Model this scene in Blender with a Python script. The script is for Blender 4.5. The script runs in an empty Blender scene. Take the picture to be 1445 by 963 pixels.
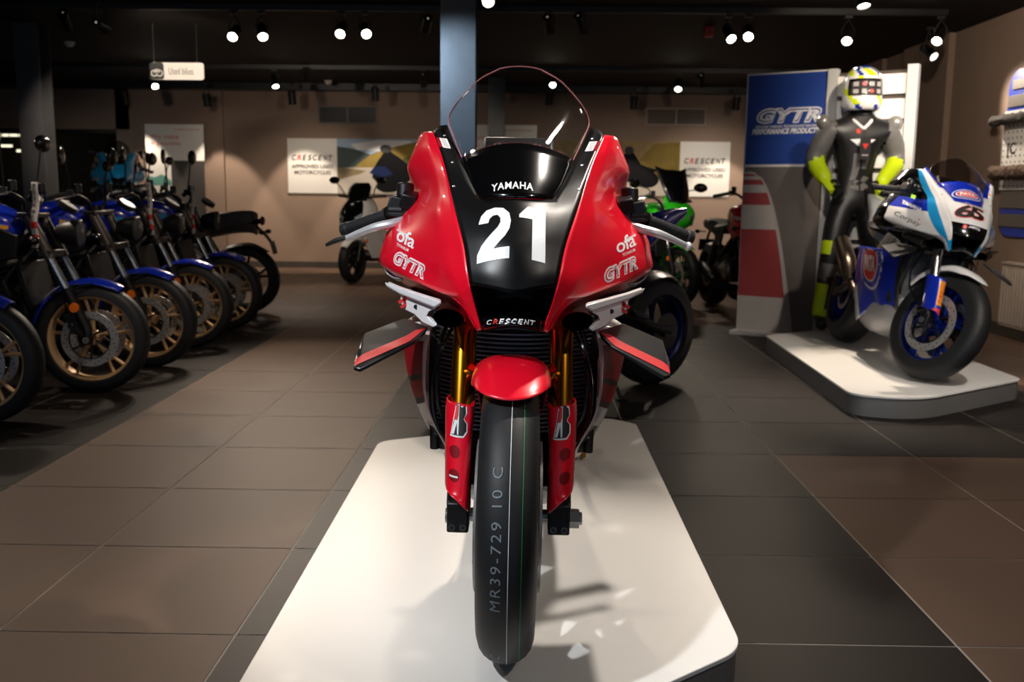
import bpy, bmesh, math, random
from mathutils import Vector, Matrix, Euler
from mathutils.bvhtree import BVHTree
random.seed(7)
SC = bpy.context.scene
COL = SC.collection
PI = math.pi
V = Vector
R = math.radians

# ---------------------------------------------------------------- camera
F_PX, PITCH, YAW, ROLL, CAM_H = 1369.4, 0.15016, 0.01341, 0.01027, 1.10
_cy, _sy, _cp, _sp = math.cos(YAW), math.sin(YAW), math.cos(PITCH), math.sin(PITCH)
FW = V((-_sy*_cp, _cy*_cp, -_sp)); RT0 = V((_cy, _sy, 0)); UP0 = RT0.cross(FW)
RT = math.cos(ROLL)*RT0 + math.sin(ROLL)*UP0
UP = -math.sin(ROLL)*RT0 + math.cos(ROLL)*UP0
CAMP = V((0, 0, CAM_H))

def ray(px, py):
    return FW + RT*((px-722.5)/F_PX) - UP*((py-481.5)/F_PX)
def at(px, py, Y):
    "point on the sight line at depth Y of the room"
    d = ray(px, py); return CAMP + d*(Y/d.y)
def atz(px, py, z):
    d = ray(px, py); return CAMP + d*((z-CAM_H)/d.z)
def atx(px, py, X):
    d = ray(px, py); return CAMP + d*(X/d.x)

cam = bpy.data.cameras.new('camera')
camo = bpy.data.objects.new('camera', cam); COL.objects.link(camo)
m = Matrix((RT, UP, -FW)).transposed().to_4x4(); m.translation = CAMP
camo.matrix_world = m
cam.sensor_width = 36.0; cam.lens = F_PX/1445*36.0
cam.clip_start = 0.05; cam.clip_end = 200
cam.dof.use_dof = True; cam.dof.focus_distance = 1.93; cam.dof.aperture_fstop = 6.0
SC.camera = camo

# ---------------------------------------------------------------- materials
MATS = {}
def lin(c):
    return tuple(((v/255.0)/12.92 if v/255.0 <= 0.04045 else ((v/255.0+0.055)/1.055)**2.4) for v in c)
def mat(name, rgb, rough=0.5, metal=0.0, coat=0.0, spec=0.5, noise=0.0, scale=30.0, bump=0.0, emit=None, es=0.0, aniso=0.0, coat_rough=0.03):
    "procedural principled material; rgb in 0-255 display values"
    if name in MATS: return MATS[name]
    m = bpy.data.materials.new(name); m.use_nodes = True
    nt = m.node_tree; b = nt.nodes['Principled BSDF']
    c = lin(rgb)
    b.inputs['Base Color'].default_value = (*c, 1)
    b.inputs['Roughness'].default_value = rough
    b.inputs['Metallic'].default_value = metal
    b.inputs['Coat Weight'].default_value = coat
    b.inputs['Coat Roughness'].default_value = coat_rough
    b.inputs['Specular IOR Level'].default_value = spec
    if aniso: b.inputs['Anisotropic'].default_value = aniso
    if emit:
        b.inputs['Emission Color'].default_value = (*lin(emit), 1)
        b.inputs['Emission Strength'].default_value = es
    if noise or bump:
        tc = nt.nodes.new('ShaderNodeTexCoord'); n = nt.nodes.new('ShaderNodeTexNoise')
        n.inputs['Scale'].default_value = scale; n.inputs['Detail'].default_value = 5
        nt.links.new(tc.outputs['Object'], n.inputs['Vector'])
        if noise:
            r = nt.nodes.new('ShaderNodeMapRange'); r.inputs[3].default_value = 1-noise; r.inputs[4].default_value = 1+noise
            mx = nt.nodes.new('ShaderNodeVectorMath'); mx.operation = 'SCALE'
            mx.inputs[0].default_value = c
            nt.links.new(n.outputs['Fac'], r.inputs[0]); nt.links.new(r.outputs[0], mx.inputs['Scale'])
            nt.links.new(mx.outputs[0], b.inputs['Base Color'])
        if bump:
            bp = nt.nodes.new('ShaderNodeBump'); bp.inputs['Strength'].default_value = bump; bp.inputs['Distance'].default_value = 0.004
            nt.links.new(n.outputs['Fac'], bp.inputs['Height']); nt.links.new(bp.outputs[0], b.inputs['Normal'])
    MATS[name] = m
    return m
def glass(name, tint, refl_rough=0.02, ior=1.5):
    "thin clear sheet: fresnel gloss over a tinted see-through body"
    if name in MATS: return MATS[name]
    m = bpy.data.materials.new(name); m.use_nodes = True; nt = m.node_tree
    for n in list(nt.nodes): nt.nodes.remove(n)
    o = nt.nodes.new('ShaderNodeOutputMaterial'); t = nt.nodes.new('ShaderNodeBsdfTransparent')
    t.inputs[0].default_value = (*tint, 1)
    g = nt.nodes.new('ShaderNodeBsdfGlossy'); g.inputs['Roughness'].default_value = refl_rough
    fr = nt.nodes.new('ShaderNodeFresnel'); ge = nt.nodes.new('ShaderNodeNewGeometry'); mr = nt.nodes.new('ShaderNodeMapRange')
    mr.inputs[3].default_value = ior; mr.inputs[4].default_value = 1/ior      # the same reflectance from both faces of the thin sheet
    nt.links.new(ge.outputs['Backfacing'], mr.inputs[0]); nt.links.new(mr.outputs[0], fr.inputs[0])
    mx = nt.nodes.new('ShaderNodeMixShader')
    nt.links.new(fr.outputs[0], mx.inputs[0]); nt.links.new(t.outputs[0], mx.inputs[1]); nt.links.new(g.outputs[0], mx.inputs[2])
    nt.links.new(mx.outputs[0], o.inputs[0])
    MATS[name] = m; return m

# ---------------------------------------------------------------- mesh builder
def catmull(pts, n):
    "n points per span through the control points"
    out = []
    m_ = len(pts)
    if m_ == 2:
        return [pts[0].lerp(pts[1], i/n) for i in range(n+1)]
    for i in range(m_-1):
        p1, p2 = pts[i], pts[i+1]
        p0 = pts[i-1] if i > 0 else p1*2-p2
        p3 = pts[i+2] if i < m_-2 else p2*2-p1
        for k in range(n):
            t = k/n
            out.append(0.5*((2*p1)+(p2-p0)*t+(2*p0-5*p1+4*p2-p3)*t*t+(3*p1-p0-3*p2+p3)*t**3))
    out.append(pts[-1].copy())
    return out

def basis(axis):
    a = V(axis).normalized()
    u = a.cross(V((0, 0, 1)))
    if u.length < 1e-3: u = a.cross(V((1, 0, 0)))
    u.normalize(); return u, a.cross(u).normalized(), a

class MB:
    def __init__(s): s.v = []; s.f = []; s.mi = []; s.m = 0; s.X = None
    def add(s, vs, fs):
        o = len(s.v)
        s.v += [V(p) for p in vs] if s.X is None else [s.X @ V(p) for p in vs]
        for f in fs: s.f.append([o+i for i in f]); s.mi.append(s.m)
        return s
    def box(s, c, d, rot=None, taper=1.0):
        c = V(c); x, y, z = [k/2 for k in d]
        P = [V((a*x*(taper if e > 0 else 1), b*y*(taper if e > 0 else 1), e*z)) for e in (-1, 1) for b in (-1, 1) for a in (-1, 1)]
        if rot is not None:
            r = Euler(rot).to_matrix() if not isinstance(rot, Matrix) else rot
            P = [r @ p for p in P]
        return s.add([p+c for p in P], [(0, 2, 3, 1), (4, 5, 7, 6), (0, 1, 5, 4), (2, 6, 7, 3), (0, 4, 6, 2), (1, 3, 7, 5)])
    def bar(s, a, b, w, h, up=(0, 0, 1)):
        a, b = V(a), V(b); d = (b-a); L = d.length; d.normalize()
        u = d.cross(V(up))
        if u.length < 1e-4: u = d.cross(V((1, 0, 0)))
        u.normalize(); q = u.cross(d)
        P = [p+u*i*w/2+q*j*h/2 for p in (a, b) for j in (-1, 1) for i in (-1, 1)]
        return s.add(P, [(0, 2, 3, 1), (4, 5, 7, 6), (0, 1, 5, 4), (2, 6, 7, 3), (0, 4, 6, 2), (1, 3, 7, 5)])
    def tube(s, pts, r, n=10, sm=0, cap=True, closed=False, flat=1.0):
        pts = [V(p) for p in pts]
        if sm and len(pts) > 2:
            k0 = len(pts); pts = catmull(pts, sm)
            if isinstance(r, (list, tuple)):
                rr = []
                for i in range(k0-1):
                    for k in range(sm): rr.append(r[i]+(r[i+1]-r[i])*k/sm)
                r = rr+[r[-1]]
        N = len(pts); rs = r if isinstance(r, (list, tuple)) else [r]*N
        vs = []; u = None
        for i, p in enumerate(pts):
            if closed: d = pts[(i+1) % N]-pts[i-1]
            else: d = pts[min(i+1, N-1)]-pts[max(i-1, 0)]
            if d.length < 1e-9: d = V((0, 0, 1))
            d.normalize()
            if u is None: u = basis(d)[0]
            else:
                u = u-d*u.dot(d)
                u = basis(d)[0] if u.length < 1e-6 else u.normalized()
            w = d.cross(u)
            for k in range(n):
                a = 2*PI*k/n; vs.append(p+(u*math.cos(a)+w*math.sin(a)*flat)*rs[i])
        fs = []
        for i in range(N if closed else N-1):
            j = (i+1) % N
            for k in range(n): fs.append((i*n+k, i*n+(k+1) % n, j*n+(k+1) % n, j*n+k))
        if cap and not closed:
            fs.append(tuple(range(n-1, -1, -1))); fs.append(tuple((N-1)*n+k for k in range(n)))
        return s.add(vs, fs)
    def cyl(s, a, b, r, n=16, r2=None):
        return s.tube([a, b], [r, r if r2 is None else r2], n)
    def lathe(s, prof, c=(0, 0, 0), axis=(0, 0, 1), n=32, closed=False, a0=0.0, a1=2*PI):
        "prof: (radius, along axis)"
        c = V(c); u, w, a = basis(axis); full = abs(a1-a0-2*PI) < 1e-6
        cnt = n if full else n+1; vs = []
        for i in range(cnt):
            t = a0+(a1-a0)*i/n; e = u*math.cos(t)+w*math.sin(t)
            for rr, h in prof: vs.append(c+e*rr+a*h)
        P = len(prof); fs = []
        for i in range(n):
            j = (i+1) % cnt
            for k in range(P if closed else P-1):
                l = (k+1) % P; fs.append((i*P+k, j*P+k, j*P+l, i*P+l))
        return s.add(vs, fs)
    def grid(s, rows, skip=None, mfun=None, closed=False):
        n = len(rows[0]); vs = [p for r_ in rows for p in r_]; o = len(s.v); s.add(vs, [])
        for i in range(len(rows)-1):
            for j in range(n if closed else n-1):
                if skip and skip(i, j): continue
                l = (j+1) % n
                s.f.append([o+i*n+j, o+i*n+l, o+(i+1)*n+l, o+(i+1)*n+j])
                s.mi.append(mfun(i, j) if mfun else s.m)
        return s
    def loft(s, rows, nu=4, nv=4, skip=None, mfun=None, closed=False, cap=False):
        "catmull surface through control rows; skip/mfun in control-cell coordinates (floats)"
        rr = []
        for r_ in rows:
            p = [V(q) for q in r_]
            if closed: p = p[-1:]+p+p[:2]
            c = catmull(p, nu)
            if closed: c = c[nu:len(c)-nu-1]
            rr.append(c)
        n = len(rr[0]); cols = [catmull([r_[j] for r_ in rr], nv) for j in range(n)]
        g = [[cols[j][i] for j in range(n)] for i in range(len(cols[0]))]
        f = lambda fn: (None if fn is None else (lambda i, j: fn((i+.5)/nv, (j+.5)/nu)))
        o = len(s.v)
        s.grid(g, f(skip), f(mfun), closed)
        if cap:
            s.f.append([o+k for k in range(n)][::-1]); s.mi.append(s.m)
            b = o+(len(g)-1)*n; s.f.append([b+k for k in range(n)]); s.mi.append(s.m)
        return s
    def prism(s, poly, off):
        "poly of 3-d points pushed by vector off"
        p = [V(q) for q in poly]; n = len(p); off = V(off)
        fs = [tuple(range(n))[::-1], tuple(n+k for k in range(n))]
        fs += [(k, (k+1) % n, n+(k+1) % n, n+k) for k in range(n)]
        return s.add(p+[q+off for q in p], fs)
    def ball(s, c, r, n=14, m_=8, sq=(1, 1, 1)):
        c = V(c); vs = []; fs = []
        for i in range(m_+1):
            t = PI*i/m_
            for k in range(n):
                a = 2*PI*k/n
                vs.append(c+V((r*sq[0]*math.sin(t)*math.cos(a), r*sq[1]*math.sin(t)*math.sin(a), r*sq[2]*math.cos(t))))
        for i in range(m_):
            for k in range(n): fs.append((i*n+k, (i+1)*n+k, (i+1)*n+(k+1) % n, i*n+(k+1) % n))
        return s.add(vs, fs)
    def mirror(s):
        "add the x-mirrored copy"
        o = len(s.v); nf = len(s.f)
        s.v += [V((-p.x, p.y, p.z)) for p in s.v[:o]]
        for i in range(nf): s.f.append([o+k for k in s.f[i]][::-1]); s.mi.append(s.mi[i])
        return s
    def flipx(s):
        t = MB(); t.v = [V((-p.x, p.y, p.z)) for p in s.v]; t.f = [f[::-1] for f in s.f]; t.mi = list(s.mi); return t
    def xf(s, M):
        s.v = [M @ p for p in s.v]; return s
    def build(s, name, mats, parent=None, smooth=35, solid=0.0, bevel=0.0, weld=True):
        me = bpy.data.meshes.new(name)
        me.from_pydata([tuple(p) for p in s.v], [], s.f)
        if not isinstance(mats, (list, tuple)): mats = [mats]
        for q in mats: me.materials.append(q)
        me.polygons.foreach_set('material_index', s.mi)
        if weld or smooth:
            b = bmesh.new(); b.from_mesh(me)
            if weld: bmesh.ops.remove_doubles(b, verts=b.verts, dist=1e-5)
            bmesh.ops.recalc_face_normals(b, faces=b.faces)
            b.to_mesh(me); b.free()
        if smooth:
            me.polygons.foreach_set('use_smooth', [True]*len(me.polygons))
            me.set_sharp_from_angle(angle=R(smooth))
        me.update()
        o = bpy.data.objects.new(name, me); COL.objects.link(o)
        if parent is not None: o.parent = parent
        if solid:
            md = o.modifiers.new('thickness', 'SOLIDIFY'); md.thickness = solid; md.offset = 0
        if bevel:
            md = o.modifiers.new('edges', 'BEVEL'); md.width = bevel; md.segments = 2; md.limit_method = 'ANGLE'; md.angle_limit = R(40)
        return o

def tag(o, label, cat, group=None, kind=None):
    o['label'] = label; o['category'] = cat
    if group: o['group'] = group
    if kind: o['kind'] = kind
    return o
def struct(o):
    o['kind'] = 'structure'; return o
def empty(name, loc=(0, 0, 0), rz=0.0, parent=None, tilt=0.0):
    o = bpy.data.objects.new(name, None); COL.objects.link(o)
    o.empty_display_size = 0.1
    o.matrix_local = Matrix.Translation(V(loc)) @ Matrix.Rotation(rz, 4, 'Z') @ Matrix.Rotation(tilt, 4, 'Y')
    if parent is not None: o.parent = parent
    return o
def kids(o): return [c for c in COL.objects if c.parent == o]
def copy_tree(o, parent=None):
    c = o.copy(); COL.objects.link(c); c.parent = parent
    for ch in kids(o): copy_tree(ch, c)
    return c

# ---------------------------------------------------------------- lettering
def text_mesh(s, bold=0.0, shear=0.0, spacing=1.0, cuts=0):
    "glyph outlines of a word as vertices and triangles, unit cap height, centred"
    cu = bpy.data.curves.new('t', 'FONT'); cu.body = s; cu.offset = bold; cu.shear = shear
    cu.space_character = spacing; cu.resolution_u = 4
    o = bpy.data.objects.new('t', cu); COL.objects.link(o)
    bpy.context.view_layer.update()
    me = bpy.data.meshes.new_from_object(o)
    b = bmesh.new(); b.from_mesh(me)
    bmesh.ops.triangulate(b, faces=b.faces)
    for k in range(cuts):
        L = [e for e in b.edges if e.calc_length() > 0.12]
        if not L: break
        bmesh.ops.subdivide_edges(b, edges=L, cuts=1)
        bmesh.ops.triangulate(b, faces=b.faces)
    b.verts.ensure_lookup_table()
    vs = [V((v.co.x, v.co.y, 0)) for v in b.verts]; fs = [[v.index for v in f.verts] for f in b.faces]
    b.free(); bpy.data.objects.remove(o); bpy.data.curves.remove(cu); bpy.data.meshes.remove(me)
    if vs:
        x0 = min(p.x for p in vs); x1 = max(p.x for p in vs); y0 = min(p.y for p in vs); y1 = max(p.y for p in vs)
        vs = [V(((p.x-(x0+x1)/2)/(x1-x0), (p.y-(y0+y1)/2)/(y1-y0), 0)) for p in vs]
    return vs, fs
def flat_text(mb, s, c, u, w, wid, hgt, lift=0.0, bold=0.02, shear=0.0, spacing=1.0):
    "word laid on a plane: centre c, reading direction u, up w"
    vs, fs = text_mesh(s, bold, shear, spacing); c = V(c); u = V(u).normalized(); w = V(w).normalized(); n = u.cross(w)
    mb.add([c+u*p.x*wid+w*p.y*hgt+n*lift for p in vs], fs)
def shape_uv(poly):
    b = bmesh.new(); f = b.faces.new([b.verts.new((x, y, 0)) for x, y in poly])
    bmesh.ops.triangulate(b, faces=[f])
    for k in range(3):
        L = [e for e in b.edges if e.calc_length() > 0.2]
        if not L: break
        bmesh.ops.subdivide_edges(b, edges=L, cuts=1); bmesh.ops.triangulate(b, faces=b.faces)
    b.verts.ensure_lookup_table(); b.verts.index_update()
    r = [V(v.co) for v in b.verts], [[v.index for v in q.verts] for q in b.faces]
    b.free(); return r
def bvh_of(*mbs):
    vs = []; fs = []
    for q in mbs:
        o = len(vs); vs += q.v; fs += [[o+k for k in f] for f in q.f]
    return BVHTree.FromPolygons(vs, fs)
def wrap(mb, vf, bvh, c, u, w, wid, hgt, lift=0.0012, back=0.3):
    "lay a flat shape (unit box) onto a curved panel by dropping it along the plane normal; False where it misses"
    vs, fs = vf; c = V(c); u = V(u).normalized(); w = V(w).normalized(); n = u.cross(w).normalized()
    out = []
    for p in vs:
        q = c+u*p.x*wid+w*p.y*hgt
        h_, nn, i, d = bvh.ray_cast(q+n*back, -n, back*2.5)
        out.append(None if h_ is None else h_+(nn if nn.dot(n) > 0 else -nn)*lift)
    o = len(mb.v); idx = {}
    for i, p in enumerate(out):
        if p is not None: idx[i] = len(mb.v); mb.v.append(p)
    for f in fs:
        if all(k in idx for k in f): mb.f.append([idx[k] for k in f]); mb.mi.append(mb.m)
def circle(n=24, rx=.5, ry=.5): return [(rx*math.cos(2*PI*k/n), ry*math.sin(2*PI*k/n)) for k in range(n)]
SC.view_settings.view_transform = 'Standard'; SC.view_settings.look = 'None'
SC.view_settings.exposure = -0.75; SC.view_settings.gamma = 1.0; SC.view_settings.use_curve_mapping = False
SC.cycles.use_denoising = True
SC.cycles.max_bounces = 8; SC.cycles.transparent_max_bounces = 12; SC.cycles.sample_clamp_indirect = 4.0
# ================================================================ the room
CEIL = 2.62; WY = 14.25; WXR = 3.95; WXL = -8.4; WYF = -3.2
M_tile = mat('beige_floor_tile', (104, 83, 69), rough=.55, spec=.2, noise=.10, scale=1.3)
M_tiled = mat('dark_floor_tile', (31, 26, 23), rough=.5, spec=.18, noise=.16, scale=1.7)
M_grout = mat('grey_grout', (186, 176, 164), rough=.8)
M_wall = mat('taupe_wall_paint', (146, 124, 108), rough=.75, noise=.04, scale=3)
M_wallg = mat('taupe_wall_panel', (138, 117, 102), rough=.7, noise=.04, scale=3)
M_ceil = mat('dark_brown_ceiling', (21, 17, 15), rough=.8, spec=.2, noise=.08, scale=2)
M_black = mat('black_metal', (16, 16, 17), rough=.4, noise=.1, scale=20)
M_base = mat('grey_skirting', (62, 56, 52), rough=.5, noise=.05, scale=10)
M_white = mat('white_lacquer', (236, 234, 230), rough=.35, noise=.015, scale=4)
M_paper = mat('white_print', (225, 222, 216), rough=.5, noise=.02, scale=6)
M_alu = mat('brushed_aluminium', (150, 150, 150), rough=.3, metal=.9, noise=.06, scale=60)
M_ink = mat('black_ink', (22, 22, 24), rough=.5, noise=.05)
M_redink = mat('red_ink', (215, 45, 38), rough=.5, noise=.03)

f = MB(); TX, TY, TW = -0.717, 2.285, 0.6
f.m = 0; f.add([(WXL, WYF, -.002), (WXR+.3, WYF, -.002), (WXR+.3, WY+.2, -.002), (WXL, WY+.2, -.002)], [(0, 1, 2, 3)])
for i in range(-13, 8):
    for j in range(-10, 21):
        x0 = max(TX+TW*i, WXL); x1 = min(TX+TW*(i+1), WXR+.1); y0 = max(TY+TW*j, WYF); y1 = min(TY+TW*(j+1), WY)
        if x1-x0 < .05 or y1-y0 < .05: continue
        dark = False
        if i <= -3 and j < 10: dark = True
        if 0 <= i <= 2 and j < 10: dark = True
        if 3 <= i <= 5 and 3 <= j < 10: dark = True
        f.m = 2 if dark else 1
        g = .003
        f.add([(x0+g, y0+g, 0), (x1-g, y0+g, 0), (x1-g, y1-g, 0), (x0+g, y1-g, 0)], [(0, 1, 2, 3)])
struct(f.build('floor', [M_grout, M_tile, M_tiled], weld=False, smooth=0))
struct(MB().box(((WXL+WXR)/2, (WY+WYF)/2, CEIL+.06), (WXR-WXL+.6, WY-WYF+.6, .12)).build('ceiling', M_ceil))
# back wall with the dark glazed opening at its far left
b = MB(); OX0, OX1, OZ0, OZ1 = -8.2, -5.75, .75, 1.97
b.box(((OX1+WXR)/2, WY+.1, CEIL/2), (WXR-OX1+.4, .2, CEIL))
b.box(((WXL+OX1)/2, WY+.1, OZ0/2), (OX1-WXL, .2, OZ0)); b.box(((WXL+OX1)/2, WY+.1, (OZ1+CEIL)/2), (OX1-WXL, .2, CEIL-OZ1))
b.box(((WXL+OX0)/2, WY+.1, CEIL/2), (OX0-WXL, .2, CEIL))
b.m = 1
for x0, x1, t in ((-4.55, -4.38, .05), (-5.7, -4.56, .02)):
    b.box(((x0+x1)/2, WY-t/2, CEIL/2), (x1-x0, t, CEIL))
struct(b.build('wall_back', [M_wall, M_wallg]))
# annex behind the opening
a = MB()
a.add([(OX0-.6, WY+2.2, .0), (OX1+.6, WY+2.2, .0), (OX1+.6, WY+2.2, 2.4), (OX0-.6, WY+2.2, 2.4)], [(0, 1, 2, 3)])
a.add([(OX0-.6, WY+.2, 2.4), (OX1+.6, WY+.2, 2.4), (OX1+.6, WY+2.2, 2.4), (OX0-.6, WY+2.2, 2.4)], [(0, 1, 2, 3)])
a.add([(OX0-.6, WY+.2, 0), (OX1+.6, WY+.2, 0), (OX1+.6, WY+2.2, 0), (OX0-.6, WY+2.2, 0)], [(0, 1, 2, 3)])
for x in (OX0-.6, OX1+.6):
    a.add([(x, WY+.2, 0), (x, WY+2.2, 0), (x, WY+2.2, 2.4), (x, WY+.2, 2.4)], [(0, 1, 2, 3)])
struct(a.build('wall_annex', mat('dark_olive_wall', (78, 68, 46), rough=.8, noise=.05, scale=3), smooth=0))
w = MB()
for x in (OX0+.03, -6.95, OX1-.03): w.box((x, WY+.06, (OZ0+OZ1)/2), (.05, .08, OZ1-OZ0))
for z in (OZ0+.03, OZ1-.03): w.box(((OX0+OX1)/2, WY+.06, z), (OX1-OX0, .08, .05))
wn = struct(w.build('window_1', M_black))
MB().box(((OX0+OX1)/2, WY+.06, (OZ0+OZ1)/2), (OX1-OX0-.02, .008, OZ1-OZ0-.02)).build('window_pane', glass('dark_window_glass', (.75, .75, .7)), wn)
M_tuberefl = mat('tube_reflection_glow', (255, 250, 235), emit=(255, 248, 228), es=4)  # glowing strips set behind the pane imitate ceiling tubes reflected in it
for px0, px1, py in ((2, 39, 191), (1, 17, 206), (24, 40, 213)):
    yt = {191: 1.7, 206: 1.3, 213: .9}[py]; c0 = at(px0, py, WY+yt); c1 = at(px1, py, WY+yt)
    t = empty('tube_reflection', (c0+c1)/2)
    L = (c1-c0).length
    MB().box((0, 0, .035), (L, .1, .03)).build('housing', M_black, t)
    MB().cyl((-L/2, 0, 0), (L/2, 0, 0), .02).build('tube', M_tuberefl, t)
    for x in (-L*.3, L*.3): MB().cyl((x, 0, .05), (x, 0, 2.4-t.location.z), .006).build('hanger', M_black, t)
    tag(t, {192: '', 191: 'long white strip standing for a tube light reflected in the dark window at far left', 206: 'short white strip standing for a reflected tube light below the long one, at the left edge of the photo', 213: 'short lowest white strip standing for a tube light reflected in the far left window, beside the column'}[py], 'light', 'stand-ins for tube lights reflected in the dark window')
# right wall with a stepped pilaster, left wall, front wall with shop windows
r = MB(); r.box((WXR+.1, (WY+WYF)/2, CEIL/2), (.2, WY-WYF, CEIL))
r.m = 1; r.box((WXR-.03, 9.9, CEIL/2), (.06, 1.1, CEIL)); r.box((WXR-.02, 11.6, CEIL/2), (.05, 1.0, CEIL))
struct(r.build('wall_right', [M_wall, M_wallg]))
struct(MB().box((WXL-.1, (WY+WYF)/2, CEIL/2), (.2, WY-WYF, CEIL)).build('wall_left', M_wall))
fw = MB(); segs = [(-7.9, -4.4), (-3.6, -.4), (.4, 3.4)]; zlo, zhi = .35, 2.35; xs = [WXL]
for s0, s1 in segs: xs += [s0, s1]
xs.append(WXR)
for k in range(0, len(xs), 2): fw.box(((xs[k]+xs[k+1])/2, WYF-.1, CEIL/2), (xs[k+1]-xs[k], .2, CEIL))
for s0, s1 in segs:
    fw.box(((s0+s1)/2, WYF-.1, zlo/2), (s1-s0, .2, zlo)); fw.box(((s0+s1)/2, WYF-.1, (zhi+CEIL)/2), (s1-s0, .2, CEIL-zhi))
struct(fw.build('wall_front', M_wall))
for k, (s0, s1) in enumerate(segs):
    w = MB()
    for x in (s0+.03, (s0+s1)/2, s1-.03): w.box((x, WYF-.1, (zlo+zhi)/2), (.06, .08, zhi-zlo))
    for z in (zlo+.03, zhi-.03): w.box(((s0+s1)/2, WYF-.1, z), (s1-s0, .08, .06))
    struct(w.build('window_%d' % (k+2), M_black))
struct(MB().box(((OX1+WXR)/2, WY-.01, .045), (WXR-OX1, .02, .09)).build('baseboard_back', M_base))
struct(MB().box((WXR-.07, (WY+WYF)/2, .05), (.02, WY-WYF-.02, .1)).build('baseboard_right', M_base))
# dark bulkhead where the ceiling meets the back wall, ceiling joints
struct(MB().box(((WXL+WXR)/2, WY-.12, 2.575), (WXR-WXL, .24, .09)).build('trim_1', M_black))

# ---------------------------------------------------------------- columns (steel H sections)
def column(name, cx, cy, wd, mname, z1=CEIL):
    c = MB(); t = .022
    for s in (-1, 1): c.box((cx, cy+s*wd/2, z1/2), (wd, t, z1))
    c.box((cx, cy, z1/2), (t, wd, z1))
    c.box((cx, cy, .012), (wd+.12, wd+.12, .024))
    return struct(c.build(name, mname))
M_steel = mat('black_painted_steel', (74, 74, 76), rough=.35, noise=.25, scale=9, bump=.25, coat=.2)
cc = at(648, 100, 7.6); column('column_1', cc.x, 7.6, .26, M_steel)
cc = at(701, 140, 13.2); column('column_2', cc.x, 13.2, .22, M_steel)
cc = at(51, 150, 9.3); column('column_3', cc.x, 9.3, .22, M_steel)

# ---------------------------------------------------------------- lighting tracks and spotlights
def track(name, y, x0, x1):
    t = MB().box(((x0+x1)/2, y, CEIL-.022), (x1-x0, .05, .044)); t.box(((x0+x1)/2, y, CEIL-.046), (x1-x0, .016, .006))
    o = t.build('lighting_track', M_black); return o
tr = [track(1, 8.25, -7.5, 3.4), track(2, 12.05, -8.0, 3.6), track(3, 4.2, -6.0, 3.4), track(4, .9, -4.0, 3.4)]
for o, l in zip(tr, ('long black lighting track across the ceiling, nearer of the two seen', 'black lighting track across the ceiling close to the back wall',
                     'black lighting track on the ceiling above the red motorcycle', 'black lighting track on the ceiling in front of the red motorcycle')):
    tag(o, l, 'lighting track', 'black lighting tracks')
M_lens = mat('lamp_lens', (255, 246, 232), emit=(255, 240, 218), es=60)
M_lensoff = mat('lamp_lens_dim', (255, 246, 232), emit=(255, 238, 214), es=8)
M_can = mat('black_lamp_housing', (20, 19, 19), rough=.45, noise=.1, scale=25)
def aim(d):
    d = V(d).normalized(); z = -d; x = V((0, 0, 1)).cross(z)
    x = V((1, 0, 0)) if x.length < 1e-4 else x.normalized()
    return Matrix((x, z.cross(x), z)).transposed()
def spot(label, p, target, watts, ang=60, col=(1, .86, .72), lens=True, r=.042, blend=.7, group='spotlights on the showroom ceiling'):
    "p: centre of the lens"
    p = V(p); d = (V(target)-p).normalized(); M3 = aim(d)
    root = empty('track_spotlight', (p.x-d.x*.08, p.y-d.y*.08, CEIL-.051)); o = V(root.location)
    tag(root, label, 'spotlight', group)
    L = lambda q: M3 @ V(q)+p-o
    h = MB(); h.lathe([(r*.2, .17), (r*.86, .168), (r*.95, .15), (r*.97, .02), (r*1.04, .012), (r*1.04, -.006), (r*.9, -.006), (r*.86, .01)], n=20)
    h.v = [L(q) for q in h.v]; hs = h.build('housing', M_can, root)
    ln = MB().lathe([(.0005, .004), (r*.87, .004)], n=20); ln.v = [L(q) for q in ln.v]
    ln.build('lens', M_lens if lens else M_lensoff, root, smooth=0)
    y = MB(); side = M3 @ V((1, 0, 0)); c = L((0, 0, .09)); top = V((0, 0, 0))
    for s in (-1, 1): y.tube([c+side*s*r*1.12, c+side*s*r*1.15+V((0, 0, .05)), V((c.x, c.y, max(c.z+.09, -.03)))*1.0, V((0, 0, -.02))], .005, 6)
    y.build('yoke', M_can, root)
    MB().box((0, 0, -.012), (.06, .036, .024)).build('adapter', M_can, root, bevel=.003)
    li = bpy.data.lights.new('spot', 'SPOT'); li.energy = watts; li.spot_size = R(ang); li.spot_blend = blend
    li.color = col; li.shadow_soft_size = .035
    lo = bpy.data.objects.new('spot_lamp', li); COL.objects.link(lo); lo.parent = root
    lm = M3.to_4x4(); lm.translation = p+d*.03-o; lo.matrix_local = lm
    return root
WARM = (1, .83, .66); NEUT = (1, .90, .80)
Y1, Y2 = 8.2, 12.0
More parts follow.
